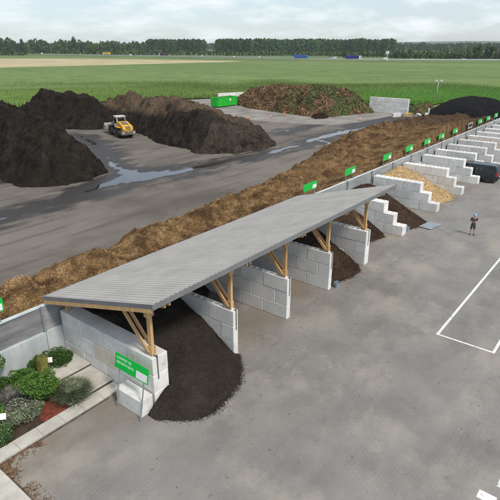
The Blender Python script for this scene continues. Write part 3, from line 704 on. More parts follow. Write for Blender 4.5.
# ------------------------------------------------------------------ steps, kerbs, garden ground
sheet('planting_bed', [(-30, 16.6), (9.6, 16.6), (10.9, 16.6), (10.9, 20.38), (-30, 20.38)], 0.06, 'soil')
sheet('planting_bed', [(-30, -60), (4.0, -60), (4.0, 16.6), (-30, 16.6)], 0.06, 'soil')
blob('mulch_bed', [(7.4, 16.66), (8.0, 16.66), (8.8, 16.7), (8.9, 17.4), (8.4, 17.9), (7.6, 17.4)], 0.075, 'mulch', 0.15)
def litter():
    n = 3400; e = np.abs(RNG.normal(0, .20, n)); w = RNG.random(n)
    along = w < .45; q = RNG.random(n)**1.5
    x = np.where(along, 5.22+q*1.7, 5.22+e); y = np.where(along, 15.98-e, 15.98-q*3.2)
    k = fnoise(x, y, 1.6, 3, 4.0) + .25*RNG.normal(size=n) > -.18; x, y = x[k], y[k]; m_ = len(x)
    P = np.stack([x, y, np.full(m_, .008)], 1)
    a = RNG.random(m_)*6.28; L_ = (.02+.035*RNG.random(m_)); d = np.stack([np.cos(a)*L_, np.sin(a)*L_, .015*RNG.random(m_)], 1); s = np.stack([-np.sin(a)*L_*.6, np.cos(a)*L_*.6, .02*RNG.random(m_)], 1)
    V = np.stack([P-d, P+s, P+d, P-s*.8], 1).reshape(-1, 3)
    o = link('leaf_litter', fast_mesh('leaf_litter', V, np.arange(4*m_).reshape(m_, 4), 'litter_bit', np.repeat(RNG.random(m_), 4)))
    tag(o, 'brown dead leaves gathered in the kerb corner', 'leaf litter', kind='stuff')
litter()
kt = tag(link('garden_kerb', None), kind='structure'); kt.location = (5.2, 16.3, 0)
for i in range(6):
    a = 5.205+i*0.955; MB().box(a-5.2, a+.948-5.2, -.3, .32, 0, .12).build('kerb_stone', 'kerb', kt, 0.012)
for i in range(18):
    b = 16.62-i*1.0; MB().box(-1.0, -.004, b-.99-16.3, b-16.3, 0, .119).build('kerb_stone', 'kerb', kt, 0.012)
sheet('kerb_shadow_line', [(5.21, 15.88), (10.2, 15.9), (10.2, 16.0), (5.21, 16.0)], .004, 'riser'); sheet('kerb_shadow_line', [(5.2, 3), (5.28, 3), (5.30, 15.88), (5.2, 15.88)], .004, 'riser')  # thin dark sheets painting in the shadow line at the kerb foot
st = thing('garden_steps', 'broad pale concrete garden steps rising beside the thick block wall', 'steps', (9.9, 17.6, 0))
for (y0, y1, z, xa) in ((16.66, 18.3, .27, 8.7), (18.3, 20.3, .42, 9.2)):
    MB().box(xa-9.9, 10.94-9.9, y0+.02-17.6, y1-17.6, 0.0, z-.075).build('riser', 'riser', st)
    k = 2; wx = (10.94-xa)/k
    for j in range(k): MB().box(xa+j*wx+.004-9.9, xa+(j+1)*wx-.004-9.9, y0-.03-17.6, y1-.01-17.6, z-.075, z).build('tread', 'kerb', st, 0.01)

# ------------------------------------------------------------------ painted markings
def line(x0, x1, y0, y1): sheet('painted_line', [(x0, y0), (x1, y0), (x1, y1), (x0, y1)], 0.004, 'paint_white')
line(24.3, 62, 6.38, 6.52); line(24.3, 62, 3.56, 3.70); line(24.3, 24.42, 3.70, 6.38)
line(14.74, 15.14, 1.2, 1.78); line(15.66, 16.06, .76, 1.34)

# ------------------------------------------------------------------ signs
def text_obj(body, size, loc, rot, m, parent, name='lettering'):
    c = bpy.data.curves.new(name, 'FONT'); c.body = body; c.size = size; c.extrude = 0.002; c.align_x = 'LEFT'
    o = bpy.data.objects.new(name, c); COL.objects.link(o)
    dg = bpy.context.evaluated_depsgraph_get(); me = bpy.data.meshes.new_from_object(o.evaluated_get(dg)); bpy.data.objects.remove(o)
    me.materials.clear(); me.materials.append(MATS[m]); me.name = name
    o = link(name, me, parent, loc, rot); o['kind'] = 'stuff'; return o
# big sign: faces -x, beside the near wall
sg = thing('bay_sign', 'large green sign with white lettering on two leaning metal legs beside the near block wall', 'sign', (10.0, 14.42, 0.006))
sg.rotation_euler = (0, R(11.5), 0)
MB().box(-.02, .0, -1.05, 1.05, 1.80, 2.47).build('sign_panel', 'sign_green', sg, 0.004)
MB().box(-.027, -.021, -.98, -.32, 1.85, 2.17).build('white_field', 'sign_white', sg)
lr = (R(90), 0, R(-90))
text_obj('COMPOST DE', 0.15, (-.024, .94, 2.25), lr, 'sign_white', sg)
text_obj('DECHETS VERTS', 0.15, (-.024, .94, 2.05), lr, 'sign_white', sg)
for s_ in (-1, 1):
    MB().tube((0.03, s_*.76, 0), (0.03, s_*.76, 2.42), .028, n=8).build('leg', 'steel', sg)
# the row of small signs on the wall
txt = None
SX = [(7.55, 0), (33.9, 0), (40.7, 0), (48.7, 0), (54.5, 0), (60.0, 0), (64.9, 0), (70.3, 0), (77.0, 1), (81.9, 0), (86.4, 0), (91.0, 0), (95.5, 0)]
sl_ = ['green sign on the wall top at the garden end, partly in view', 'green sign on the wall top just beyond the shed roof, nearest of the row', 'second green sign beyond the shed roof on the wall top',
       'third green sign beyond the shed roof, behind the wood chip bay', 'fourth green sign beyond the shed roof on the wall top', 'fifth green sign beyond the shed roof on the wall top',
       'sixth green sign beyond the shed roof on the wall top', 'last green sign before the dark sign on the wall top', 'dark framed sign on the wall top before the black soil heap',
       'first green sign after the dark sign on the wall top', 'second green sign after the dark sign on the wall top', 'third green sign after the dark sign on the wall top', 'fourth green sign after the dark sign on the wall top']
sp = MB().box(-.98, .98, -.015, .0, .50, 1.12).mesh('sign_panel', 'sign_green', 0.003)
spd = MB().box(-.98, -.90, -.02, .0, .40, 1.12).box(.90, .98, -.02, .0, .40, 1.12).box(-.9, .9, -.02, 0, 1.04, 1.12).box(-.9, .9, -.02, 0, .40, .48).mesh('sign_frame', 'sign_white')
spb = MB().box(-.9, .9, -.012, -.002, .48, 1.04).mesh('sign_panel', 'sign_back')
sw = MB().box(.34, .92, -.022, -.016, .55, .86).mesh('white_field', 'sign_white')
slg = MB().box(-.025, .025, .0, .04, 0, 1.08).box(-.06, .06, -.04, .08, 0, .012).mesh('leg', 'steel')
for (x, dk), lb in zip(SX, sl_):
    o = thing('wall_sign', lb, 'sign', (x, WY+.07, 3.0), 0, 'signs along the retaining wall')
    if dk: link('sign_frame', spd, o); link('sign_panel', spb, o)
    else: link('sign_panel', sp, o); link('white_field', sw, o)
    for s in (-.72, .72): link('leg', slg, o, (s, 0, 0))

# ------------------------------------------------------------------ heaps in the bays
def bay_heap(label, cat, x0, x1, foot, hm, slope, m, nb, bm_, bl, bw, bname, namp=.18, seed=0.0, name='material_heap', res=.16, spill=(0, 0)):
    fx = [p[0] for p in foot]; fy = [p[1] for p in foot]; xa, xb = x0-spill[0], x1+spill[1]
    def fz(X, Y):
        yf = np.interp(X, fx, fy); d = (Y - yf)*0.9 + .12*fnoise(X, Y, .7, 3, seed+5)
        ex = np.minimum(X-xa, xb-X)
        d = np.where(Y < 13.6, np.minimum(d, np.maximum(ex, 0)*1.2), d)       # outside the walls the heap tails off sideways
        z = softmin(np.maximum(d, -.05)*slope, np.full(X.shape, hm), .9)
        z += namp*fnoise(X, Y, .55, 5, seed)*np.clip(d, 0, 1) + .05*fnoise(X, Y, 3.2, 3, seed+2)*np.clip(d*2, 0, 1)
        d = np.where((Y > 13.72) & ((X < x0-.02) | (X > x1+.02)), -1, d)
        return np.where(d > 0, np.maximum(z, d*slope*.35), np.maximum(d*slope, -.3))
    V, F = grid_heap(xa, xb, min(fy)-.6, BACK+.03, res, fz, lambda X, Y, Z: Z > 0)
    c = np.array([(x0+x1)/2, V[:, 1].mean(), 0]); t = thing(name, label, cat, tuple(c), 0, 'heaps stored in the bays')
    link('heap_surface', fast_mesh('heap_surface', V-c, F, m, smooth=True), t)
    P, N = surf_samples(V, F, nb); ok = P[:, 2] > .04
    P, N = P[ok], N[ok]
    m_ = nb//5; x = RNG.uniform(xa, xb, m_); y = np.interp(x, fx, fy) + .2 - np.abs(RNG.normal(0, .17, m_)); e = (y < 13.6) | ((x > x0+.1) & (x < x1-.1)); x, y = x[e], y[e]   # crumbs rolled off the foot
    P = np.concatenate([P, np.stack([x, y, np.full(len(x), .005)], 1)]); N = np.concatenate([N, np.tile([[0, 0, 1.]], (len(x), 1))])
    bits(bname, P-c, N, bl, bw, bm_, t, .3)
W1 = .025
bay_heap('dark compost heap spilling out of the near covered bay', 'compost heap', DX[0]+.84-.01, DX[1]+.01, [(10.5, 13.3), (11.0, 12.6), (11.5, 12.0), (12.4, 11.7), (13.6, 11.85), (14.6, 12.15), (15.5, 12.8), (16.2, 13.5), (16.6, 14)], 2.6, .60, 'compost_dark', 26000, 'clod_fine', .035, .026, 'loose_crumbs', namp=.10, spill=(1.3, .5), res=.12)
bay_heap('low dark heap at the back of the bay beside the bare floor', 'compost heap', DX[1]+.35, DX[2]+.01, [(16.3, 15.6), (17.6, 17.2), (19.0, 18.6), (20.7, 19.6)], 1.9, .62, 'brown_soil', 3000, 'clod', .06, .04, 'loose_crumbs', seed=2)
bay_heap('dark brown soil heap under the roof in the fourth bay', 'soil heap', DX[3]+.35, DX[4]+.01, [(25.5, 14.1), (26.5, 13.9), (28, 13.45), (29.2, 13.5), (30.2, 14.2)], 2.9, .62, 'brown_soil', 6000, 'clod_brown', .06, .045, 'loose_crumbs', seed=4)
bay_heap('brown soil heap in the open bay at the far end of the shed', 'soil heap', DX[4]+.61, BX[0]+.01, [(30.8, 16.6), (33, 15.9), (35.2, 15.2), (36.4, 15.0), (37.4, 15.6)], 2.7, .60, 'brown_soil', 6000, 'clod_brown', .06, .045, 'loose_crumbs', seed=6)
bay_heap('reddish brown soil heap in front of the metal plate', 'soil heap', BX[0]+.83, BX[1]+.01, [(38.1, 14.6), (39.5, 14.0), (41, 13.5), (42.3, 13.7), (43.6, 15.3), (45.3, 17.0)], 2.1, .55, 'brown_soil', 6000, 'clod_brown', .06, .045, 'loose_crumbs', seed=8)
bay_heap('yellow wood chip heap between two white stepped walls', 'wood chip heap', BX[1]+.83, BX[2]+.01, [(46.0, 15.6), (47.4, 15.0), (49, 14.4), (50.8, 14.1), (52.0, 14.6), (52.7, 15.0)], 2.3, .50, 'woodchip', 9000, 'chip_bit', .08, .05, 'loose_chips', seed=10)
bay_heap('pale yellow chip heap in a far open bay at the frame edge', 'wood chip heap', BX[6]+.83, BX[7]+.01, [(72.3, 15.2), (74, 14.4), (75.8, 15.0)], 1.9, .5, 'woodchip', 3000, 'chip_bit', .08, .05, 'loose_chips', seed=12)

def crumbs():
    n = 1500; x = RNG.uniform(11, 56, n); y = 14.2 - np.abs(RNG.normal(0, 1.5, n)); k = fnoise(x, y, .35, 3, 6.0) > -.05; x, y = x[k], y[k]
    x = np.concatenate([x, RNG.uniform(8, 45, 90)]); y = np.concatenate([y, RNG.uniform(3, 13, 90)]); m_ = len(x)
    P = np.stack([x, y, np.full(m_, .004)], 1); Nn = np.tile([[0, 0, 1.]], (m_, 1))
    o = bits('loose_crumbs', P, Nn, .03, .025, 'clod_brown', None, .5); tag(o, 'scattered dark crumbs on the paving before the bays', 'crumbs', kind='stuff')
crumbs()
# ------------------------------------------------------------------ heaps in the yard
heap('compost_windrow', 'big dark compost windrow at the left edge of the yard', 'compost windrow', [(26.2, 60), (26.2, 54.5), (27.6, 51), (30, 49.8), (33, 49.4), (36.4, 51.4), (38.8, 55), (40.2, 62), (41, 75), (40, 92), (26, 92), (25.6, 75)],
     lambda X, Y: 5.2+2.0*np.clip((Y-55)/12, 0, 1), 1.08, 'windrow', .3, .95, .33, 45000, .13, .05, 'clod', seed=20, k=1.0)
heap('compost_windrow', 'dark compost windrow behind the wheel loader, next to the field', 'compost windrow', [(56.5, 112), (54, 100), (52.6, 93), (52.8, 86), (54.5, 81), (58.5, 79.6), (63, 81), (66, 88), (68, 100), (67, 112)],
     5.2, 1.0, 'windrow', .4, .9, .3, 24000, .16, .06, 'clod', seed=24, k=1.2)
heap('compost_windrow', 'wide dark compost windrow with dry brown top to the right of the loader', 'compost windrow', [(62, 92), (60.3, 86), (59.6, 79), (58.6, 72), (56.6, 67), (54.5, 62.5), (52.8, 56), (51.6, 49.6), (54.5, 46), (59, 45), (63.5, 45), (66.5, 47.5), (68.5, 53), (69.5, 62), (70.5, 72), (71, 84), (69, 94), (64, 96)],
     lambda X, Y: np.clip(2.9+(Y-46)*.15, 2.6, 5.7), .98, 'windrow_dry', .33, 1.0, .3, 55000, .14, .055, 'clod_dry', seed=28, k=1.1, edge=1.1)
heap('green_waste_heap', 'long heap of brown and green garden waste beside the green container', 'green waste heap', [(108, 91), (104, 86.5), (100.5, 79), (98, 69.5), (96, 60), (98.5, 55.5), (105, 53.8), (111.5, 51.5), (116, 53), (121, 62), (124, 74), (122, 86), (116, 92)],
     lambda X, Y: 4.7-1.9*np.abs((Y-71)/20)**1.6, .8, 'green_waste', .45, .9, .3, 30000, .7, .16, 'green_waste_bit', seed=32, bname='garden_waste', up=.6)
heap('black_soil_heap', 'smooth jet black soil heap at the right end of the yard', 'soil heap', [(99.5, 29), (101, 33.5), (105, 37.4), (112, 40.5), (121, 42.4), (131, 41), (136, 35), (135, 28), (129, 24.3), (118, 23.6), (106, 24), (100.5, 26)],
     lambda X, Y: 4.0 - .25*np.abs(X-118)/8 - .35*np.exp(-((Y-32.5)/1.1)**2), .60, 'compost_black', .4, .14, .18, 3000, .12, .08, 'clod', seed=36, k=1.6, edge=.5)
heap('earth_bank', 'low scrubby brown earth bank right of the white block wall', 'earth bank', [(113.6, 40.5), (114, 44), (119, 47), (127, 47), (129, 43), (122, 41)], 1.7, .7, 'green_waste', .4, .3, .4, 2500, .3, .1, 'green_waste_bit', seed=50, bname='garden_waste', up=.6)
heap('soil_heap', 'small dark heap in front of the garden waste heap', 'soil heap', [(94.2, 58), (94, 56.4), (95.5, 55.2), (97.5, 55.6), (97.8, 57.6), (96, 59)], 1.5, .8, 'brown_soil', .25, .2, .5, 900, .15, .1, 'clod', seed=54)
def straw_h(X, Y):
    far = np.interp(X, [0, 12, 20, 30, 40, 50, 58, 66, 75, 82, 90, 97], [25.2, 25.5, 26.0, 26.6, 27.8, 29.0, 31, 33, 33, 31.5, 29, 28])
    base = np.interp(X, [0, 40, 55, 70, 85, 97], [2.75, 2.75, 2.9, 3.3, 3.5, 3.0])
    return np.minimum(base - .09*np.clip(far-1.0-Y, 0, 9), 2.35 + .45*(Y-WY-.15))
sh = heap('straw_mound', 'long mound of golden brown straw compost behind the retaining wall', 'straw mound', [(-12, WY+.17), (-12, 28), (12, 28.3), (20, 28.9), (30, 29.6), (40, 31), (50, 32.4), (56, 35), (66, 37), (75, 37), (82, 35.6), (90, 33), (97, 31.5), (99.5, 27), (99, WY+.17)],
     straw_h, .85, 'straw', .25, .62, .42, 280000, .20, .02, 'straw_bit', seed=40, bname='loose_straw', skip=(14,), clip=(-12, 100, WY+.165, 38.5), edge=.6, up=.45, near=(170000, 38.0))

# ------------------------------------------------------------------ yard equipment
def wheel(parent, x, y, r, w, rim='rim_grey', n=20):
    t = MB().lathe([(r*.6, -w/2), (r*.93, -w/2), (r, -w*.32), (r, w*.32), (r*.93, w/2), (r*.6, w/2)], n=n, axis='x').mesh('tyre', 'rubber')
    o = link('wheel', t, parent, (x, y, r))
    MB().lathe([(r*.2, -w*.46), (r*.58, -w*.40), (r*.6, -w*.1), (r*.6, w*.1), (r*.58, w*.40), (r*.2, w*.46)], n=n, axis='x').build('rim', rim, o)
    return o
# wheel loader: front is +y
wl = thing('wheel_loader', 'yellow and white wheel loader with its bucket at the dark windrow', 'wheel loader', (54.75, 71.6, 0), R(-19))
for sx in (-1, 1):
    for y in (-1.75, 1.75): wheel(wl, sx*1.05, y, .82, .62, 'loader_grey')
MB().box(-.62, .62, -3.1, .1, .75, 1.45).build('rear_frame', 'loader_grey', wl, .03)
MB().box(-.5, .5, .15, 2.9, .75, 1.35).hull8([(-.55, 1.3, 1.35), (.55, 1.3, 1.35), (.55, 2.4, 1.35), (-.55, 2.4, 1.35), (-.5, 1.5, 2.2), (.5, 1.5, 2.2), (.5, 2.2, 2.1), (-.5, 2.2, 2.1)]).build('front_frame', 'loader_grey', wl, .03)
hood = MB().prism([(-3.75, 1.15), (-3.85, 1.55), (-3.45, 2.05), (-1.5, 2.5), (-.75, 2.5), (-.75, 1.35), (-3.4, 1.15)], -.86, .86).build('engine_hood', 'loader_yellow', wl, .05)
MB().hull8([(-.45, -3.86, 1.62), (.45, -3.86, 1.62), (.45, -3.79, 1.66), (-.45, -3.79, 1.66), (-.42, -3.60, 1.94), (.42, -3.60, 1.94), (.42, -3.5, 1.99), (-.42, -3.5, 1.99)]).build('grille', 'loader_grey', hood)
MB().hull8([(-.5, -2.9, 2.20), (.5, -2.9, 2.20), (.5, -1.7, 2.475), (-.5, -1.7, 2.475), (-.46, -2.9, 2.24), (.46, -2.9, 2.24), (.46, -1.7, 2.52), (-.46, -1.7, 2.52)]).build('air_vent', 'loader_grey', hood)
MB().tube((.45, -1.2, 2.45), (.45, -1.2, 3.1), .07, n=8).build('exhaust', 'loader_grey', hood)
MB().prism([(-3.95, .62), (-3.98, 1.15), (-3.75, 1.22), (-3.0, 1.15), (-3.0, .62)], -1.2, 1.2).build('counterweight', 'loader_grey', wl, .05)
for s in (-1, 1):
    MB().box(s*.9-.16, s*.9+.16, -4.0, -3.96, .9, 1.08).build('rear_lamp', 'lamp_clear', wl)
    MB().box(s*.9-.42, s*.9+.42, -2.75, -.75, 1.68, 1.76).build('rear_fender', 'loader_yellow', wl, .02)
    MB().box(s*1.0-.36, s*1.0+.36, .9, 2.6, 1.70, 1.76).build('front_fender', 'loader_grey', wl, .02)
    MB().box(s*1.05-.2, s*1.05+.2, -.75, .05, .5, 1.1).build('ladder', 'loader_grey', wl, .02)
cab = MB().prism([(-.7, 1.45), (.85, 1.45), (1.0, 1.7), (.78, 3.2), (-.62, 3.2), (-.7, 2.2)], -.78, .78).build('cab', 'loader_white', wl, .04)
MB().prism([(-.66, 2.32), (-.66, 3.05), (-.69, 3.05), (-.735, 2.32)], -.6, .6).build('rear_window', 'glass', cab)
MB().prism([(.95, 1.95), (.80, 3.05), (.85, 3.05), (1.0, 1.95)], -.66, .66).build('windscreen', 'glass', cab)
for s in (-1, 1): MB().prism([(-.5, 2.25), (.75, 2.0), (.62, 3.02), (-.5, 3.02)], s*.785-.008, s*.785+.008).build('side_window', 'glass', cab)
MB().box(-.85, .85, -.78, .95, 3.2, 3.32).build('roof', 'loader_white', cab, .04)
for s in (-1, 1):
    MB().bar((s*.55, 1.9, 2.05), (s*.55, 4.2, 1.15), .14, .34).build('lift_arm', 'bucket_steel', wl)
    MB().tube((s*.32, 1.6, 1.2), (s*.5, 3.2, 1.35), .07, n=8).build('lift_cylinder', 'steel', wl)
MB().bar((0, 2.3, 2.1), (0, 3.7, 1.9), .14, .26).build('tilt_link', 'bucket_steel', wl)
bk = MB().prism([(4.0, .35), (5.3, .30), (5.3, .36), (4.2, .46), (3.98, .8), (3.98, 1.35), (4.25, 1.72), (4.2, 1.78), (3.9, 1.4), (3.88, .7)], -1.5, 1.5)
for s in (-1, 1): bk.prism([(4.0, .35), (5.3, .33), (4.25, 1.75), (3.95, 1.4), (3.93, .7)], s*1.48-.03, s*1.48+.03)
bk.build('bucket', 'bucket_steel', wl)
MB().tube((-.35, -.4, 3.32), (-.35, -.4, 3.5), .07, n=8).build('beacon', 'cone_orange', cab)

# roll-off container
ct = thing('waste_container', 'bright green open roll-off container beside the garden waste heap', 'container', (99.8, 87.3, 0))
L, Wd, Hh = 3.7, 1.22, 2.35
MB().box(-L, L, -Wd, Wd, .22, .30).build('floor_plate', 'container_green', ct)
for s in (-1, 1):
    w_ = MB().box(-L, L, s*Wd-.03, s*Wd+.03, .30, Hh).build('side_wall', 'container_green', ct)
    for i in range(9): 
        x = -L+.25+i*(2*L-.5)/8; MB().box(x-.05, x+.05, s*(Wd+.03)+min(0, s*.07), s*(Wd+.03)+max(0, s*.07), .30, Hh-.13).build('rib', 'container_green', w_)
    MB().box(-L-.05, L+.05, s*Wd-.09, s*Wd+.11, Hh-.13, Hh).build('top_rail', 'container_green', w_, .01)
    e_ = MB().box(s*L-.03, s*L+.03, -Wd+.03, Wd-.03, .30, Hh).build('end_wall', 'container_green', ct)
    for i in range(3):
        y = -.7+i*.7; MB().box(s*(L+.03)+min(0, s*.07), s*(L+.03)+max(0, s*.07), y-.05, y+.05, .30, Hh-.13).build('rib', 'container_green', e_)
    MB().box(s*L-.09, s*L+.09, -Wd+.1, Wd-.1, Hh-.13, Hh-.002).build('top_rail', 'container_green', e_)
    MB().box(-L, L, s*.5-.07, s*.5+.07, .06, .22).build('runner', 'steel_dark', ct)
    for y in (-.5, .5): MB().tube((s*(L-.3), y-.14, .16), (s*(L-.3), y+.14, .16), .16, n=10).build('roller', 'steel_dark', ct)
MB().box(.55, 1.15, -Wd-.11, -Wd-.1, 1.45, 1.95).build('white_plate', 'sign_white', ct)
V, F = grid_heap(-L+.05, L-.05, -Wd+.05, Wd-.05, .22, lambda X, Y: 2.05+.22*fnoise(X, Y, .8, 4, 3), lambda X, Y, Z: Z > 0)
link('waste_load', fast_mesh('waste_load', V, F, 'green_waste', smooth=True), ct)

# pale block walls in the yard (local x = thickness, local y = length)
block_wall('white block wall standing between the garden waste heap and the field', 0, .6, [0]*4, 9.4, 'block_white', False, origin=(112.4, 43.9, 0), name='block_wall')
block_wall('low white block wall showing behind the green container', 0, .6, [0]*2, 10, 'block_white', False, origin=(121.5, 97.0, 0), rz=R(72), name='block_wall')
for i, (x, y, r, s, lb) in enumerate([(108.3, 43.6, 70, 1, 'pale concrete block lying at the foot of the white block wall'), (108.4, 39.8, -50, 1, 'pale concrete block lying left of the black soil heap'), (110.2, 38.9, -60, 1, 'pale concrete block next to the black soil heap, the one nearer it')]):
    tag(link('concrete_block', block_mesh(1.66 if i else 2.4, .6, 'block_white', False), None, (x, y, 0), (0, 0, R(r))), lb, 'concrete block')
by = thing('barrier', 'small yellow barrier beside the pale blocks near the black heap', 'barrier', (108.0, 42.0, 0), R(-50))
MB().box(-.9, .9, -.03, .03, .75, 1.0).build('rail', 'yellow', by); MB().box(-.9, .9, -.03, .03, .3, .45).build('rail', 'yellow', by)
for s in (-.8, .8): MB().box(s-.04, s+.04, -.04, .04, 0, 1.05).box(s-.05, s+.05, -.3, .3, 0, .05).build('leg', 'steel', by)
MB()
wp = tag(MB().lathe([(.16, 0), (.16, 1.5), (.2, 1.5), (.2, 1.62), (.05, 1.7)], n=10).build('standpipe', 'sign_white'), 'thick white standpipe beside the black soil heap', 'standpipe'); wp.location = (112.6, 39.2, 0)

# floodlight mast
ms = thing('floodlight_mast', 'slim floodlight mast standing behind the black soil heap', 'mast', (138.0, 46.5, 0))
MB().tube((0, 0, 0), (0, 0, 5.9), .11, .07, 10).build('pole', 'steel', ms, smooth=True)
MB().bar((.55, -.7, 5.75), (-.55, .7, 5.75), .08, .08).build('cross_arm', 'steel', ms)
for s in (-1, 1): MB().box(-.26-s*.35, .26-s*.35, s*.52-.3, s*.52+.3, 5.75, 6.1).build('floodlight', 'lamp_clear', ms, .03)
# traffic cones
for (x, y), lb in zip([(84.8, 67.4), (89.6, 65.0), (94.2, 64.8), (97.2, 47.9)], ['orange traffic cone nearest the wide windrow tip', 'orange traffic cone, middle of three on the pale concrete apron', 'orange traffic cone by the foot of the garden waste heap', 'orange traffic cone standing alone near the white block wall']):
    c = thing('traffic_cone', lb, 'traffic cone', (x, y, 0), R(10), 'traffic cones in the yard')
    MB().box(-.22, .22, -.22, .22, 0, .05).build('cone_base', 'rubber', c)
    MB().lathe([(.16, .05), (.11, .38)], n=12).build('cone_body', 'cone_orange', c); MB().lathe([(.112, .381), (.085, .55)], n=12).build('cone_stripe', 'sign_white', c); MB().lathe([(.085, .551), (.04, .85)], n=12).build('cone_tip', 'cone_orange', c)

# ------------------------------------------------------------------ forecourt objects
pp_ = thing('metal_plate', 'light grey metal plate lying in front of the reddish soil heap', 'metal plate', (41.3, 13.0, 0), R(-8))
MB().box(-.9, .9, -.55, .55, .05, .085).build('plate', 'steel', pp_, .006)
for s in (-.5, .5): MB().box(s-.05, s+.05, -.5, .5, 0.0, .05).build('batten', 'steel_dark', pp_)
def bucket(x, y, z, lb):
    b = thing('bucket', lb, 'bucket', (x, y, z), 0.4)
    MB().lathe([(.15, 0), (.19, .34), (.205, .34), (.205, .37), (.17, .37), (.14, .03)], n=14).build('shell', 'blue_grey', b, smooth=False)
    MB().tube((-.2, 0, .35), (0, .02, .52), .012, n=6).tube((0, .02, .52), (.2, 0, .35), .012, n=6).build('handle', 'steel', b)
bucket(25.98, 13.45, 0, 'small blue-grey bucket at the foot of the fourth shed wall')
bucket(38.9, 14.06, 0, 'small blue-grey bucket by the reddish soil heap and white wall')

def van():
    v = thing('parked_van', 'dark blue-green van parked beside the white stepped walls', 'van', (60.62, 14.75, 0), 0)
    hw = .95
    prof = [(-2.42, .42), (-2.46, .75), (-2.42, 1.15), (-2.25, 1.85), (-2.1, 1.97), (1.0, 1.97), (1.35, 1.85), (1.75, 1.25), (2.35, 1.05), (2.48, .8), (2.46, .42)]
    n = len(prof); vs = []
    for xx, k in ((-hw, 1), (hw, 1)):
        for y, z in prof: vs.append((xx*(1 - .13*max(0, z-1.05)/.9), y, z))
    body = MB().add(vs, [(i, (i+1) % n, n+(i+1) % n, n+i) for i in range(n)] + [tuple(range(n))[::-1], tuple(range(n, 2*n))]).build('body', 'van_paint', v, .05, False)
    def sx(z): return hw*(1-.13*max(0, z-1.05)/.9)
    for s in (-1, 1):
        for (a, b, c) in ((-2.1, -.95, .06), (-.88, .3, 0), (.38, 1.3, -.28)):
            z0, z1 = 1.15, 1.72; e = s*.012
            MB().hull8([(s*sx(z0)-e, a, z0), (s*sx(z0)-e, b, z0), (s*sx(z1)-e, b+c, z1), (s*sx(z1)-e, a+.05, z1), (s*sx(z0)+e, a, z0), (s*sx(z0)+e, b, z0), (s*sx(z1)+e, b+c, z1), (s*sx(z1)+e, a+.05, z1)]).build('side_window', 'glass', body)
        MB().box(s*.80-.09, s*.80+.09, -2.50, -2.40, .85, 1.22).box(s*.93-.03, s*.93+.03, -2.44, -2.28, .85, 1.22).build('tail_light', 'tail_red', v)
        MB().box(s*.68-.16, s*.68+.16, 2.36, 2.47, .78, .98).build('headlight', 'lamp_clear', v)
        MB().box(s*1.04-.1, s*1.04+.1, 1.15, 1.25, 1.12, 1.32).build('mirror', 'black', v, .02)
        for y in (-1.5, 1.55):
            wheel(v, s*.86, y, .335, .24)
            MB().lathe([(.43, -.012), (.43, .012)], n=20, axis='x').build('wheel_arch', 'black', v).location = (s*.948, y, .36)
        MB().box(s*.955-.012, s*.955+.012, -.95, .95, .40, .55).build('sill', 'black', v)
    MB().hull8([(-.74, -2.44, 1.2), (.74, -2.44, 1.2), (.74, -2.38, 1.2), (-.74, -2.38, 1.2), (-.7, -2.30, 1.76), (.7, -2.30, 1.76), (.7, -2.24, 1.76), (-.7, -2.24, 1.76)]).build('rear_window', 'glass', body)
    MB().hull8([(-.74, 1.72, 1.3), (.74, 1.72, 1.3), (.74, 1.78, 1.27), (-.74, 1.78, 1.27), (-.7, 1.37, 1.82), (.7, 1.37, 1.82), (.7, 1.43, 1.79), (-.7, 1.43, 1.79)]).build('windscreen', 'glass', body)
    MB().box(-.9, .9, -2.56, -2.40, .36, .62).build('rear_bumper', 'black', v, .03); MB().box(-.9, .9, 2.40, 2.56, .36, .62).build('front_bumper', 'black', v, .03)
    MB().box(-.26, .26, -2.575, -2.56, .66, .77).build('number_plate', 'sign_white', v)
van()

# ------------------------------------------------------------------ person
def skin_mesh(name, chains, m, parent, sub=2):
    """chains: list of (points, radii); joined where points coincide"""
    vs = []; rad = []; es = []; key = {}
    for pts, rr in chains:
        prev = None
        for p, r in zip(pts, rr):
            k = tuple(round(c, 3) for c in p)
            if k not in key: key[k] = len(vs); vs.append(p); rad.append(r)
            i = key[k]
            if prev is not None and prev != i and (prev, i) not in es and (i, prev) not in es: es.append((prev, i))
            prev = i
    me = bpy.data.meshes.new(name); me.from_pydata(vs, es, [])
    o = bpy.data.objects.new(name, me); COL.objects.link(o)
    md = o.modifiers.new('skin', 'SKIN'); md.use_smooth_shade = True
    s2 = o.modifiers.new('sub', 'SUBSURF'); s2.levels = s2.render_levels = sub
    adj = {i: set() for i in range(len(vs))}
    for a, b in es: adj[a].add(b); adj[b].add(a)
    seen = set()
    for i, sv in enumerate(me.skin_vertices[0].data):
        r = rad[i]; sv.radius = r if isinstance(r, tuple) else (r, r); sv.use_root = False
    for i in range(len(vs)):
        if i in seen: continue
        me.skin_vertices[0].data[i].use_root = True; stack = [i]
        while stack:
            q = stack.pop()
            if q in seen: continue
            seen.add(q); stack += list(adj[q])
    bpy.context.view_layer.update()
    dg = bpy.context.evaluated_depsgraph_get(); em = bpy.data.meshes.new_from_object(o.evaluated_get(dg), depsgraph=dg); bpy.data.objects.remove(o)
    em.name = name; em.materials.clear(); em.materials.append(MATS[m])
    for p in em.polygons: p.use_smooth = True
    return link(name, em, parent)
pe = thing('person', 'person in dark t-shirt, shorts and light blue cap standing on the forecourt', 'person', (41.3, 9.55, 0), math.atan2(9.55, 41.3) + R(90) + R(12))
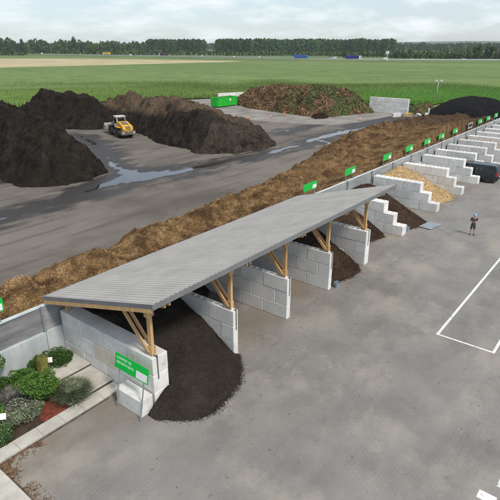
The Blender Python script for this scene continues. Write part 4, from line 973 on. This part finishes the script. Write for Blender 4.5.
# person faces local +y, about 1.76 m tall
PEL = (0, 0, .95)
torso = ([PEL, (0, .0, 1.12), (0, .0, 1.32), (0, -.01, 1.46), (0, 0, 1.53), (0, .02, 1.60)], [.13, .12, .14, .11, .055, .055])
body_ch = [torso]
hands = []
for s in (-1, 1):
    body_ch.append(([PEL, (s*.09, 0, .88), (s*.115, .01, .50), (s*.13, -.015, .12), (s*.135, -.02, .05), (s*.155, .12, .035)], [.13, .095, .062, .042, .04, .032]))
    sh_ = (s*.19, -.01, 1.42); el = (s*.27, -.02, 1.15); wr = (s*.09, .24, 1.17); pa = (s*.04, .28, 1.18)
    body_ch.append(([(0, -.01, 1.46), sh_, el, wr, pa], [.11, .06, .044, .030, .034]))
    for k in range(4):
        b0 = (pa[0], pa[1]+.012, pa[2]+.03-k*.02); ln = (.075, .085, .08, .06)[k]
        hands.append(([b0, (b0[0]-s*ln*.5, b0[1]+.025, b0[2]-.004), (b0[0]-s*ln, b0[1]+.008, b0[2]-.012)], [.0095, .009, .008]))
    hands.append(([(pa[0]+s*.02, pa[1]-.01, pa[2]+.03), (pa[0]-s*.01, pa[1]-.005, pa[2]+.062), (pa[0]-s*.035, pa[1], pa[2]+.07)], [.012, .010, .009]))
head = ([(0, .02, 1.60), (0, .035, 1.655), (0, .03, 1.71), (0, .02, 1.755)], [.06, .085, .095, .07])
bd = skin_mesh('body', body_ch + [head] + hands, 'skin', pe)
fm = MB().lathe([(.004, .0), (.018, -.02), (.02, -.035), (.005, -.045)], (0, .135, 1.685), 8); fm.build('nose', 'skin', bd)
for s in (-1, 1):
    MB().box(s*.035-.014, s*.035+.014, .118, .128, 1.688, 1.70).build('eye', 'hair', bd); MB().box(s*.095-.012, s*.095+.012, .005, .045, 1.64, 1.70).build('ear', 'skin', bd, .006)
MB().box(-.028, .028, .112, .124, 1.615, 1.624).build('mouth', 'tail_red', bd)
shc = [([(0, 0, .82), (0, 0, .93), (0, .0, 1.12), (0, .0, 1.32), (0, -.01, 1.46), (0, 0, 1.515)], [.165, .165, .155, .168, .135, .075])]
for s in (-1, 1): shc.append(([(0, -.01, 1.46), (s*.19, -.01, 1.42), (s*.25, -.018, 1.22)], [.135, .085, .072]))
skin_mesh('t_shirt', shc, 'shirt', pe)
skin_mesh('shorts', [([(0, 0, 1.05), (0, 0, .93), (s*.10, 0, .84), (s*.122, .01, .47)], [.14, .155, .118, .095]) for s in (-1, 1)], 'shorts', pe)
for s in (-1, 1):
    skin_mesh('shoe', [([(s*.135, -.05, .055), (s*.142, .03, .05), (s*.155, .15, .042)], [.05, .052, .04])], 'shoe', pe)
cp_ = MB().lathe([(.118, 1.705), (.122, 1.75), (.105, 1.80), (.06, 1.83), (.01, 1.835)], (0, .02, 0), 16).build('cap', 'cap_blue', pe, smooth=True)
MB().hull8([(-.09, .10, 1.705), (.09, .10, 1.705), (.07, .225, 1.69), (-.07, .225, 1.69), (-.09, .10, 1.72), (.09, .10, 1.72), (.07, .225, 1.70), (-.07, .225, 1.70)]).build('cap_brim', 'cap_blue', cp_)
MB().lathe([(.098, 1.64), (.112, 1.67), (.114, 1.706)], (0, .008, 0), 14).build('hair', 'hair', pe)

# ------------------------------------------------------------------ vehicles on the motorway
def road_at(Y, d):
    for i in range(len(RP)-1):
        (x0, y0), (x1, y1) = RP[i], RP[i+1]
        if y1 <= Y <= y0:
            t_ = (Y-y0)/(y1-y0); a = math.atan2(y1-y0, x1-x0); x = x0+(x1-x0)*t_
            return x - math.sin(a)*d, Y + math.cos(a)*d, a
def truck(Y, d, box, cabm, label, flip=False, extra=None, L=13.6):
    x, y, a = road_at(Y, d); a += math.pi if flip else 0
    t = thing('lorry', label, 'lorry', (x, y, RZ), a - R(90), 'vehicles on the motorway')
    # front is +y
    tr = MB().box(-1.25, 1.25, -L, -.3, 1.15, 4.0).build('trailer', box, t, .04)
    MB().box(-1.0, 1.0, -L+.2, -.5, .9, 1.14).build('chassis', 'black', t)
    cb = MB().prism([(.0, .5), (2.3, .5), (2.35, 1.8), (2.15, 3.0), (1.5, 3.7), (.0, 3.8)], -1.22, 1.22).build('cab', cabm, t, .05)
    MB().prism([(2.36, 1.85), (2.17, 2.85), (2.2, 2.85), (2.39, 1.85)], -1.05, 1.05).build('windscreen', 'glass', cb)
    for s in (-1, 1): MB().box(s*1.225-.01, s*1.225+.01, .9, 1.9, 1.9, 2.7).build('side_window', 'glass', cb)
    for yy in (1.4, -2.0, -9.0, -10.3, -11.6):
        for s in (-1, 1): wheel(t, s*1.05, yy, .5, .32, n=12)
    if extra:
        for s in (-1, 1): MB().box(s*1.255-.01, s*1.255+.01, extra[1], extra[2], 1.9, 3.6).build('side_graphic', extra[0], tr)
    return t
def car(Y, d, m, label, flip=False, tall=1.5, L=4.4):
    x, y, a = road_at(Y, d); a += math.pi if flip else 0
    t = thing('car' if tall < 1.8 else 'delivery_van', label, 'car' if tall < 1.8 else 'van', (x, y, RZ), a - R(90), 'vehicles on the motorway')
    h = L/2
    pr = [(-h, .35), (-h, .95), (-h+.5, tall), (.3, tall), (h*.55, .95), (h, .75), (h, .35)] if tall < 1.8 else [(-h, .4), (-h, tall), (h*.35, tall), (h*.68, 1.2), (h, 1.0), (h, .4)]
    b = MB().prism(pr, -.9, .9).build('body', m, t, .06)
    for s in (-1, 1):
        q = [(-h+.4, 1.0), (-h+.65, tall-.12), (.2, tall-.12), (h*.45, 1.0)] if tall < 1.8 else [(h*.1, 1.25), (h*.1, tall-.25), (h*.32, tall-.25), (h*.6, 1.25)]
        MB().prism(q, s*.905-.01, s*.905+.01).build('side_window', 'glass', b)
        for yy in (-h*.62, h*.62): wheel(t, s*.8, yy, .33, .22, n=12)
N_, F_ = -7.5, 7.5
truck(300, N_, 'truck_blue', 'truck_blue', 'bright blue lorry on the motorway with a red mark on its side', False, ('truck_red', -4.6, -3.2))
truck(246, N_, 'truck_dark', 'truck_white', 'dark blue lorry with white cab on the motorway, rightmost lorry', False)
truck(545, F_, 'truck_black', 'truck_white', 'black sided lorry with a red panel and white cab on the motorway', True, ('truck_red', -11, -8.6))
truck(668, F_, 'yellow', 'truck_white', 'lorry with yellow load and white cab far along the motorway', True)
car(810, N_, 'truck_white', 'white van farthest left on the motorway', False, 2.4, 6)
car(590, N_, 'truck_white', 'small white van between the yellow and black lorries', True, 2.3, 5)
car(470, F_, 'truck_white', 'white car right of the black lorry on the motorway', True)
car(400, N_, 'truck_white', 'white car leading a close pair left of the blue lorry', False)
car(375, F_, 'truck_white', 'white car just left of the blue lorry', True)
car(276, F_, 'truck_white', 'white van between the bright blue and dark blue lorries', True, 2.2, 5.4)
car(222, N_, 'truck_white', 'white van right of the dark blue lorry, beside the pale post', False, 2.3, 5.4)
car(192, N_, 'truck_white', 'white car second from the right on the motorway', False)
car(160, N_, 'truck_white', 'white car farthest right on the motorway', False, 1.5)
gp = thing('gantry_post', 'pale roadside post with a small sign panel by the motorway', 'post', (481, 214, 0))
MB().tube((0, 0, 0), (0, 0, 9.5), .35, .28, 8).build('pole', 'sign_white', gp); MB().box(-.2, .2, -1.6, 1.6, 7.2, 10.0).build('sign_panel', 'sign_white', gp)

# ------------------------------------------------------------------ trees
def crown_quads(cx, cy, cz, rx, rz, n, size, lumps=7):
    """leaf clumps spread through a lumpy crown"""
    lc = RNG.normal(size=(lumps, 3)); lc /= np.linalg.norm(lc, axis=1, keepdims=True); lc *= (0.35 + .35*RNG.random((lumps, 1)))
    lr = .32 + .28*RNG.random(lumps)
    i = RNG.integers(0, lumps, n); d = RNG.normal(size=(n, 3)); d /= np.linalg.norm(d, axis=1, keepdims=True)
    p = lc[i] + d*(lr[i]*(.55+.45*RNG.random(n)))[:, None]
    p *= np.array([rx, rx, rz]); p += np.array([cx, cy, cz])
    a = RNG.normal(size=(n, 3)); a /= np.linalg.norm(a, axis=1, keepdims=True); nn = d + .8*RNG.normal(size=(n, 3)); s = np.cross(a, nn); s /= np.linalg.norm(s, axis=1, keepdims=True)
    a = np.cross(s, nn); a /= np.linalg.norm(a, axis=1, keepdims=True)
    sz = (size*(.6+.8*RNG.random(n)))[:, None]
    V = np.stack([p-a*sz, p+s*sz*.6, p+a*sz, p-s*sz*.6], 1).reshape(-1, 3)
    return V
def column_quads(cx, cy, h, rx, n, size):
    """woodland edge tree: leaf clumps from the ground up to a lumpy top"""
    q = RNG.random(n)**.75; a = RNG.random(n)*2*math.pi; lob = 1+.22*np.sin(3*a+q*9+cx)+.15*np.sin(5*a-q*7+cy)
    r = rx*np.sqrt(np.clip(1-q**3.2, 0, 1))*lob*(.72+.3*RNG.random(n))
    p = np.stack([cx+np.cos(a)*r, cy+np.sin(a)*r, q*h*(1+.03*np.sin(4*a+cx))], 1)
    d = np.stack([np.cos(a), np.sin(a), q**2], 1) + .6*RNG.normal(size=(n, 3))
    b = np.cross(d, RNG.normal(size=(n, 3))); b /= np.linalg.norm(b, axis=1, keepdims=True); s = np.cross(d, b); s /= np.linalg.norm(s, axis=1, keepdims=True)
    sz = (size*(.6+.8*RNG.random(n)))[:, None]
    return np.stack([p-b*sz, p+s*sz*.8, p+b*sz, p-s*sz*.8], 1).reshape(-1, 3)
def pol(u, D):     # map position at bearing of photo column u, distance D
    az = R(38.33) - math.atan((u-250)/540.0); return D*math.cos(az), D*math.sin(az)
def forest(name, label, segs, lm='forest_leaf'):
    Vs = []; T = []
    for (u0, u1, D0, D1, h, n, size, per, rows, var) in segs:
        for k in range(n):
            r_ = k % rows; u = u0+(u1-u0)*(k+.5*random.random())/n; D = D0+(D1-D0)*(k/n) + r_*h*.45 + random.uniform(-6, 6)
            hh = h*random.uniform(1-1.4*var, 1+var)*(1+1.6*var*mnoise.noise((u*.07, D*.002, 5))+.8*var*mnoise.noise((u*.25, 3, 5))); rx = hh*random.uniform(.18, .30); x, y = pol(u, D)
            q = column_quads(x, y, hh, rx, per, size); Vs.append(q); T.append(np.repeat(np.clip(random.gauss(.45, .3) + RNG.normal(0, .12, per), 0, 1), 4))
    V = np.concatenate(Vs); F = np.arange(len(V)).reshape(-1, 4)
    tag(link(name, fast_mesh(name, V, F, lm, np.concatenate(T))), label, 'forest', kind='stuff')
forest('forest', 'long dark green woods on the horizon behind the motorway', [
    (217, 395, 1220, 1250, 28.0, 230, 1.8, 190, 3, .05), (148, 205, 1300, 1280, 28.5, 80, 1.9, 170, 3, .05), (-60, 150, 1330, 1300, 22.5, 200, 2.0, 130, 3, .2),
    (-60, 560, 2300, 2200, 21.5, 420, 3.0, 70, 2, .1), (380, 560, 1850, 2000, 22, 190, 2.4, 110, 3, .14)])
forest('hedgerow', 'broken line of bushes between the motorway and the woods', [
    (225, 390, 860, 820, 6.5, 90, 1.0, 80, 2, .28), (-60, 225, 980, 900, 7.5, 120, 1.2, 80, 2, .28), (385, 560, 700, 640, 7.5, 90, 1.0, 90, 2, .28), (385, 560, 1000, 1150, 9, 70, 1.4, 80, 2, .28), (330, 470, 780, 740, 5, 50, .9, 60, 1, .28)], 'hedge_leaf')
def tree(u, D, h, rx, label, per=1500, size=.8):
    x, y = pol(u, D); t = thing('tree', label, 'tree', (x, y, 0), 0, 'single trees near the motorway')
    mb = MB().tube((0, 0, -.1), (0, 0, h*.45), h*.018, h*.012, 8)
    for k in range(5):
        a = k*1.3; mb.tube((0, 0, h*(.28+.05*k)), (math.cos(a)*rx*.55, math.sin(a)*rx*.55, h*(.5+.07*k)), h*.008, h*.004, 6)
    mb.tube((0, 0, h*.45), (.2, .1, h*.85), h*.011, h*.003, 6)
    mb.build('trunk', 'bark', t)
    V = crown_quads(0, 0, h*.58, rx, h*.46, per, size, 11)
    link('crown', fast_mesh('crown', V, np.arange(len(V)).reshape(-1, 4), 'tree_leaf', np.repeat(RNG.random(per), 4)), t)
tree(23, 1000, 27, 5, 'tall slender tree farthest left behind the motorway'); tree(74, 990, 28.5, 6.5, 'tall tree standing above the woods left of the white lorry cab')
tree(10, 930, 17, 7, 'low rounded tree at the left edge behind the motorway'); tree(38, 940, 18, 6, 'low tree beside the tall slender one on the left'); tree(92, 930, 19, 7, 'broad tree right of the tall left tree behind the motorway')
tree(478, 640, 20, 5, 'tall single tree at the right before the distant woods'); tree(492, 660, 15, 6, 'shorter tree at the right edge before the distant woods')
tree(345, 690, 10, 3.5, 'small pale tree in front of the dark woods near the dark blue lorry'); tree(430, 700, 9, 5, 'small rounded tree right of the pale roadside post')

# ------------------------------------------------------------------ garden plants
def leaves(P, N, size, m, name, parent, elong=1.6):
    n = len(P); a = N + .7*RNG.normal(size=(n, 3)); a /= np.linalg.norm(a, axis=1, keepdims=True)
    s = np.cross(a, RNG.normal(size=(n, 3))); s /= np.linalg.norm(s, axis=1, keepdims=True); sz = (size*(.6+.8*RNG.random(n)))[:, None]
    V = np.stack([P-a*sz*.5*elong, P+s*sz*.45, P+a*sz*.5*elong, P-s*sz*.45], 1).reshape(-1, 3)
    return link(name, fast_mesh(name, V, np.arange(4*n).reshape(n, 4), m, np.repeat(RNG.random(n), 4)), parent)
def shrub(label, x, y, z, r, h, m, n=5000, size=.07, lumps=16, stem=0.0, cat='shrub', blossoms=0):
    t = thing('shrub', label, cat, (x, y, z))
    cz = stem + (h-stem)*.5; rv = (h-stem)*.5
    mb = MB()
    if stem: mb.tube((0, 0, 0), (0, 0, stem+.2), .035, .03, 7)
    for k in range(7):
        a = k*.9+.3; mb.tube((0, 0, stem*.95), (math.cos(a)*r*.6, math.sin(a)*r*.6, cz+rv*.3), .018, .006, 5)
    mb.build('stems', 'bark', t)
    lc = RNG.normal(size=(lumps, 3)); lc /= np.linalg.norm(lc, axis=1, keepdims=True); lc *= (.38+.46*RNG.random((lumps, 1))); lc[0] = 0
    i = RNG.integers(0, lumps, n); d = RNG.normal(size=(n, 3)); d /= np.linalg.norm(d, axis=1, keepdims=True)
    P = (lc[i] + d*(.28+.14*RNG.random((n, 1))))*np.array([r, r, rv]) + np.array([0, 0, cz]); P[:, 2] = np.maximum(P[:, 2], .02)
    leaves(P, d, size, m, 'foliage', t)
    if blossoms:
        k = RNG.choice(np.where(P[:, 2] > h*.35)[0], blossoms); o = leaves(P[k]*np.array([1.03, 1.03, 1.06]), d[k], .032, 'petal', 'blossoms', t, 1.0); o['kind'] = 'stuff'
    return t
def tuft(label, x, y, z, r, h, m, n=900, w=.018, lean=.8, cat='grass tuft', flowers=0, fm='petal'):
    t = thing('grass_tuft', label, cat, (x, y, z)); 
    a = RNG.random(n)*2*math.pi; q = np.sqrt(RNG.random(n))*r*.5; bx, by = np.cos(a)*q, np.sin(a)*q
    ln = h*(.6+.5*RNG.random(n)); le = lean*(.3+.9*RNG.random(n))*r; a2 = a + RNG.normal(0, 1.3, n)
    mx, my = bx+np.cos(a2)*le*.45, by+np.sin(a2)*le*.45; tx, ty = bx+np.cos(a2)*le, by+np.sin(a2)*le
    px, py = -np.sin(a2)*w, np.cos(a2)*w
    p = [np.stack([bx-px, by-py, np.zeros(n)], 1), np.stack([bx+px, by+py, np.zeros(n)], 1), np.stack([mx+px, my+py, ln*.7], 1), np.stack([mx-px, my-py, ln*.7], 1), np.stack([tx, ty, ln*.95], 1), np.stack([tx+.004, ty, ln*.95], 1)]
    V = np.stack(p, 1).reshape(-1, 3); b = np.arange(n)[:, None]*6
    F = np.concatenate([b+np.array([[0, 1, 2, 3]]), b+np.array([[3, 2, 5, 4]])])
    link('blades', fast_mesh('blades', V, F, m, np.repeat(RNG.random(n), 6)), t)
    if flowers:
        k = RNG.integers(0, n, flowers); P = np.stack([tx[k], ty[k], ln[k]], 1) + RNG.normal(0, .03, (flowers, 3))
        o = leaves(P, np.tile([[0, 0, 1.]], (flowers, 1)), .035, fm, 'blossoms', t, 1.0); o['kind'] = 'stuff'
    return t
shrub('rounded bright green shrub on a short bare stem in the middle of the bed', 8.15, 17.75, .06, .80, 1.6, 'leaf_green', 11000, .045, 30, .5)
shrub('dark green shrub beside the top garden step and the block wall', 10.1, 19.55, .06, .62, 1.1, 'leaf_dark', 7000, .045, 24)
shrub('dark green shrub against the pale wall behind the yellow grass plume', 9.3, 19.85, .06, .58, 1.05, 'leaf_dark', 6000, .045, 24)
shrub('broad green shrub by the pale wall, left of the rounded shrub', 8.35, 19.3, .06, .72, 1.05, 'leaf_green', 7000, .045, 24)
shrub('low dark green shrub between the pale wall and the grey twigs', 7.55, 19.85, .06, .5, .7, 'leaf_dark', 4000, .045, 20)
shrub('mid green shrub at the left edge of the garden', 5.95, 18.1, .06, .8, 1.35, 'leaf_green', 9000, .05, 24)
shrub('loose young tree reaching in at the left edge by the pale wall', 6.95, 20.0, .06, .75, 2.4, 'leaf_green', 3600, .07, 14, .7, 'tree')
tuft('tall yellow green feathery grass plume among the shrubs', 8.95, 18.9, .06, .34, 1.5, 'leaf_yellow', 1100, .012, .5)
tuft('low dark grey twiggy plant near the left edge', 7.3, 18.85, .06, .75, .5, 'twig_grey', 2200, .010, 1.0, 'plant')
shrub('grey green bush dotted with small white flowers along the kerb', 7.0, 17.45, .06, .85, .75, 'leaf_silver_dark', 9000, .035, 26, 0, 'flowering plant', 1100)
shrub('white flowering bush in the near corner of the bed by the litter', 6.05, 17.0, .06, .62, .55, 'leaf_dark', 5000, .035, 22, 0, 'flowering plant', 420)
shrub('low grey green flowering plant behind the red mulch', 7.62, 17.55, .06, .42, .45, 'leaf_silver_dark', 3000, .035, 18, 0, 'flowering plant', 250)
tuft('spreading silvery grass clump beside the lowest garden step', 9.15, 17.1, .06, .72, .6, 'leaf_silver_dark', 4200, .010, 1.0)
shrub('green and white mottled plant at the bottom of the left bed', 5.25, 17.2, .06, .5, .5, 'leaf_dark', 3500, .035, 18, 0, 'flowering plant', 160)
for (x, y, zr, lb) in [(9.35, 19.05, 35, 'small white plant label by the yellow grass plume'), (6.95, 19.35, 40, 'small white plant label at the left edge by the grey twigs'), (6.15, 17.05, 30, 'small white plant label among white flowers near the kerb corner')]:
    p = thing('plant_label', lb, 'plant label', (x, y, .06), R(-40), 'white plant labels in the garden')
    MB().box(-.012, .012, -.012, .012, 0, .95).build('stake', 'steel', p)
    MB().hull8([(-.15, -.06, .93), (.15, -.06, .93), (.15, -.04, .92), (-.15, -.04, .92), (-.15, .06, 1.13), (.15, .06, 1.13), (.15, .08, 1.12), (-.15, .08, 1.12)]).build('label_plate', 'sign_white', p)

# ------------------------------------------------------------------ haze
hz = MB().box(-3400, 8800, -3400, 8800, -3, 55).build('haze', None); tag(hz, 'thin pale haze in the air over the plain', 'haze', kind='stuff')
hm_ = bpy.data.materials.new('haze'); hm_.use_nodes = True; ht = hm_.node_tree; ht.nodes.clear()
pv = ht.nodes.new('ShaderNodeVolumePrincipled'); pv.inputs['Color'].default_value = (.93, .965, .99, 1); pv.inputs['Density'].default_value = 0.00009; pv.inputs['Anisotropy'].default_value = 0.2
ho = ht.nodes.new('ShaderNodeOutputMaterial'); ht.links.new(pv.outputs[0], ho.inputs['Volume']); hz.data.materials.append(hm_)
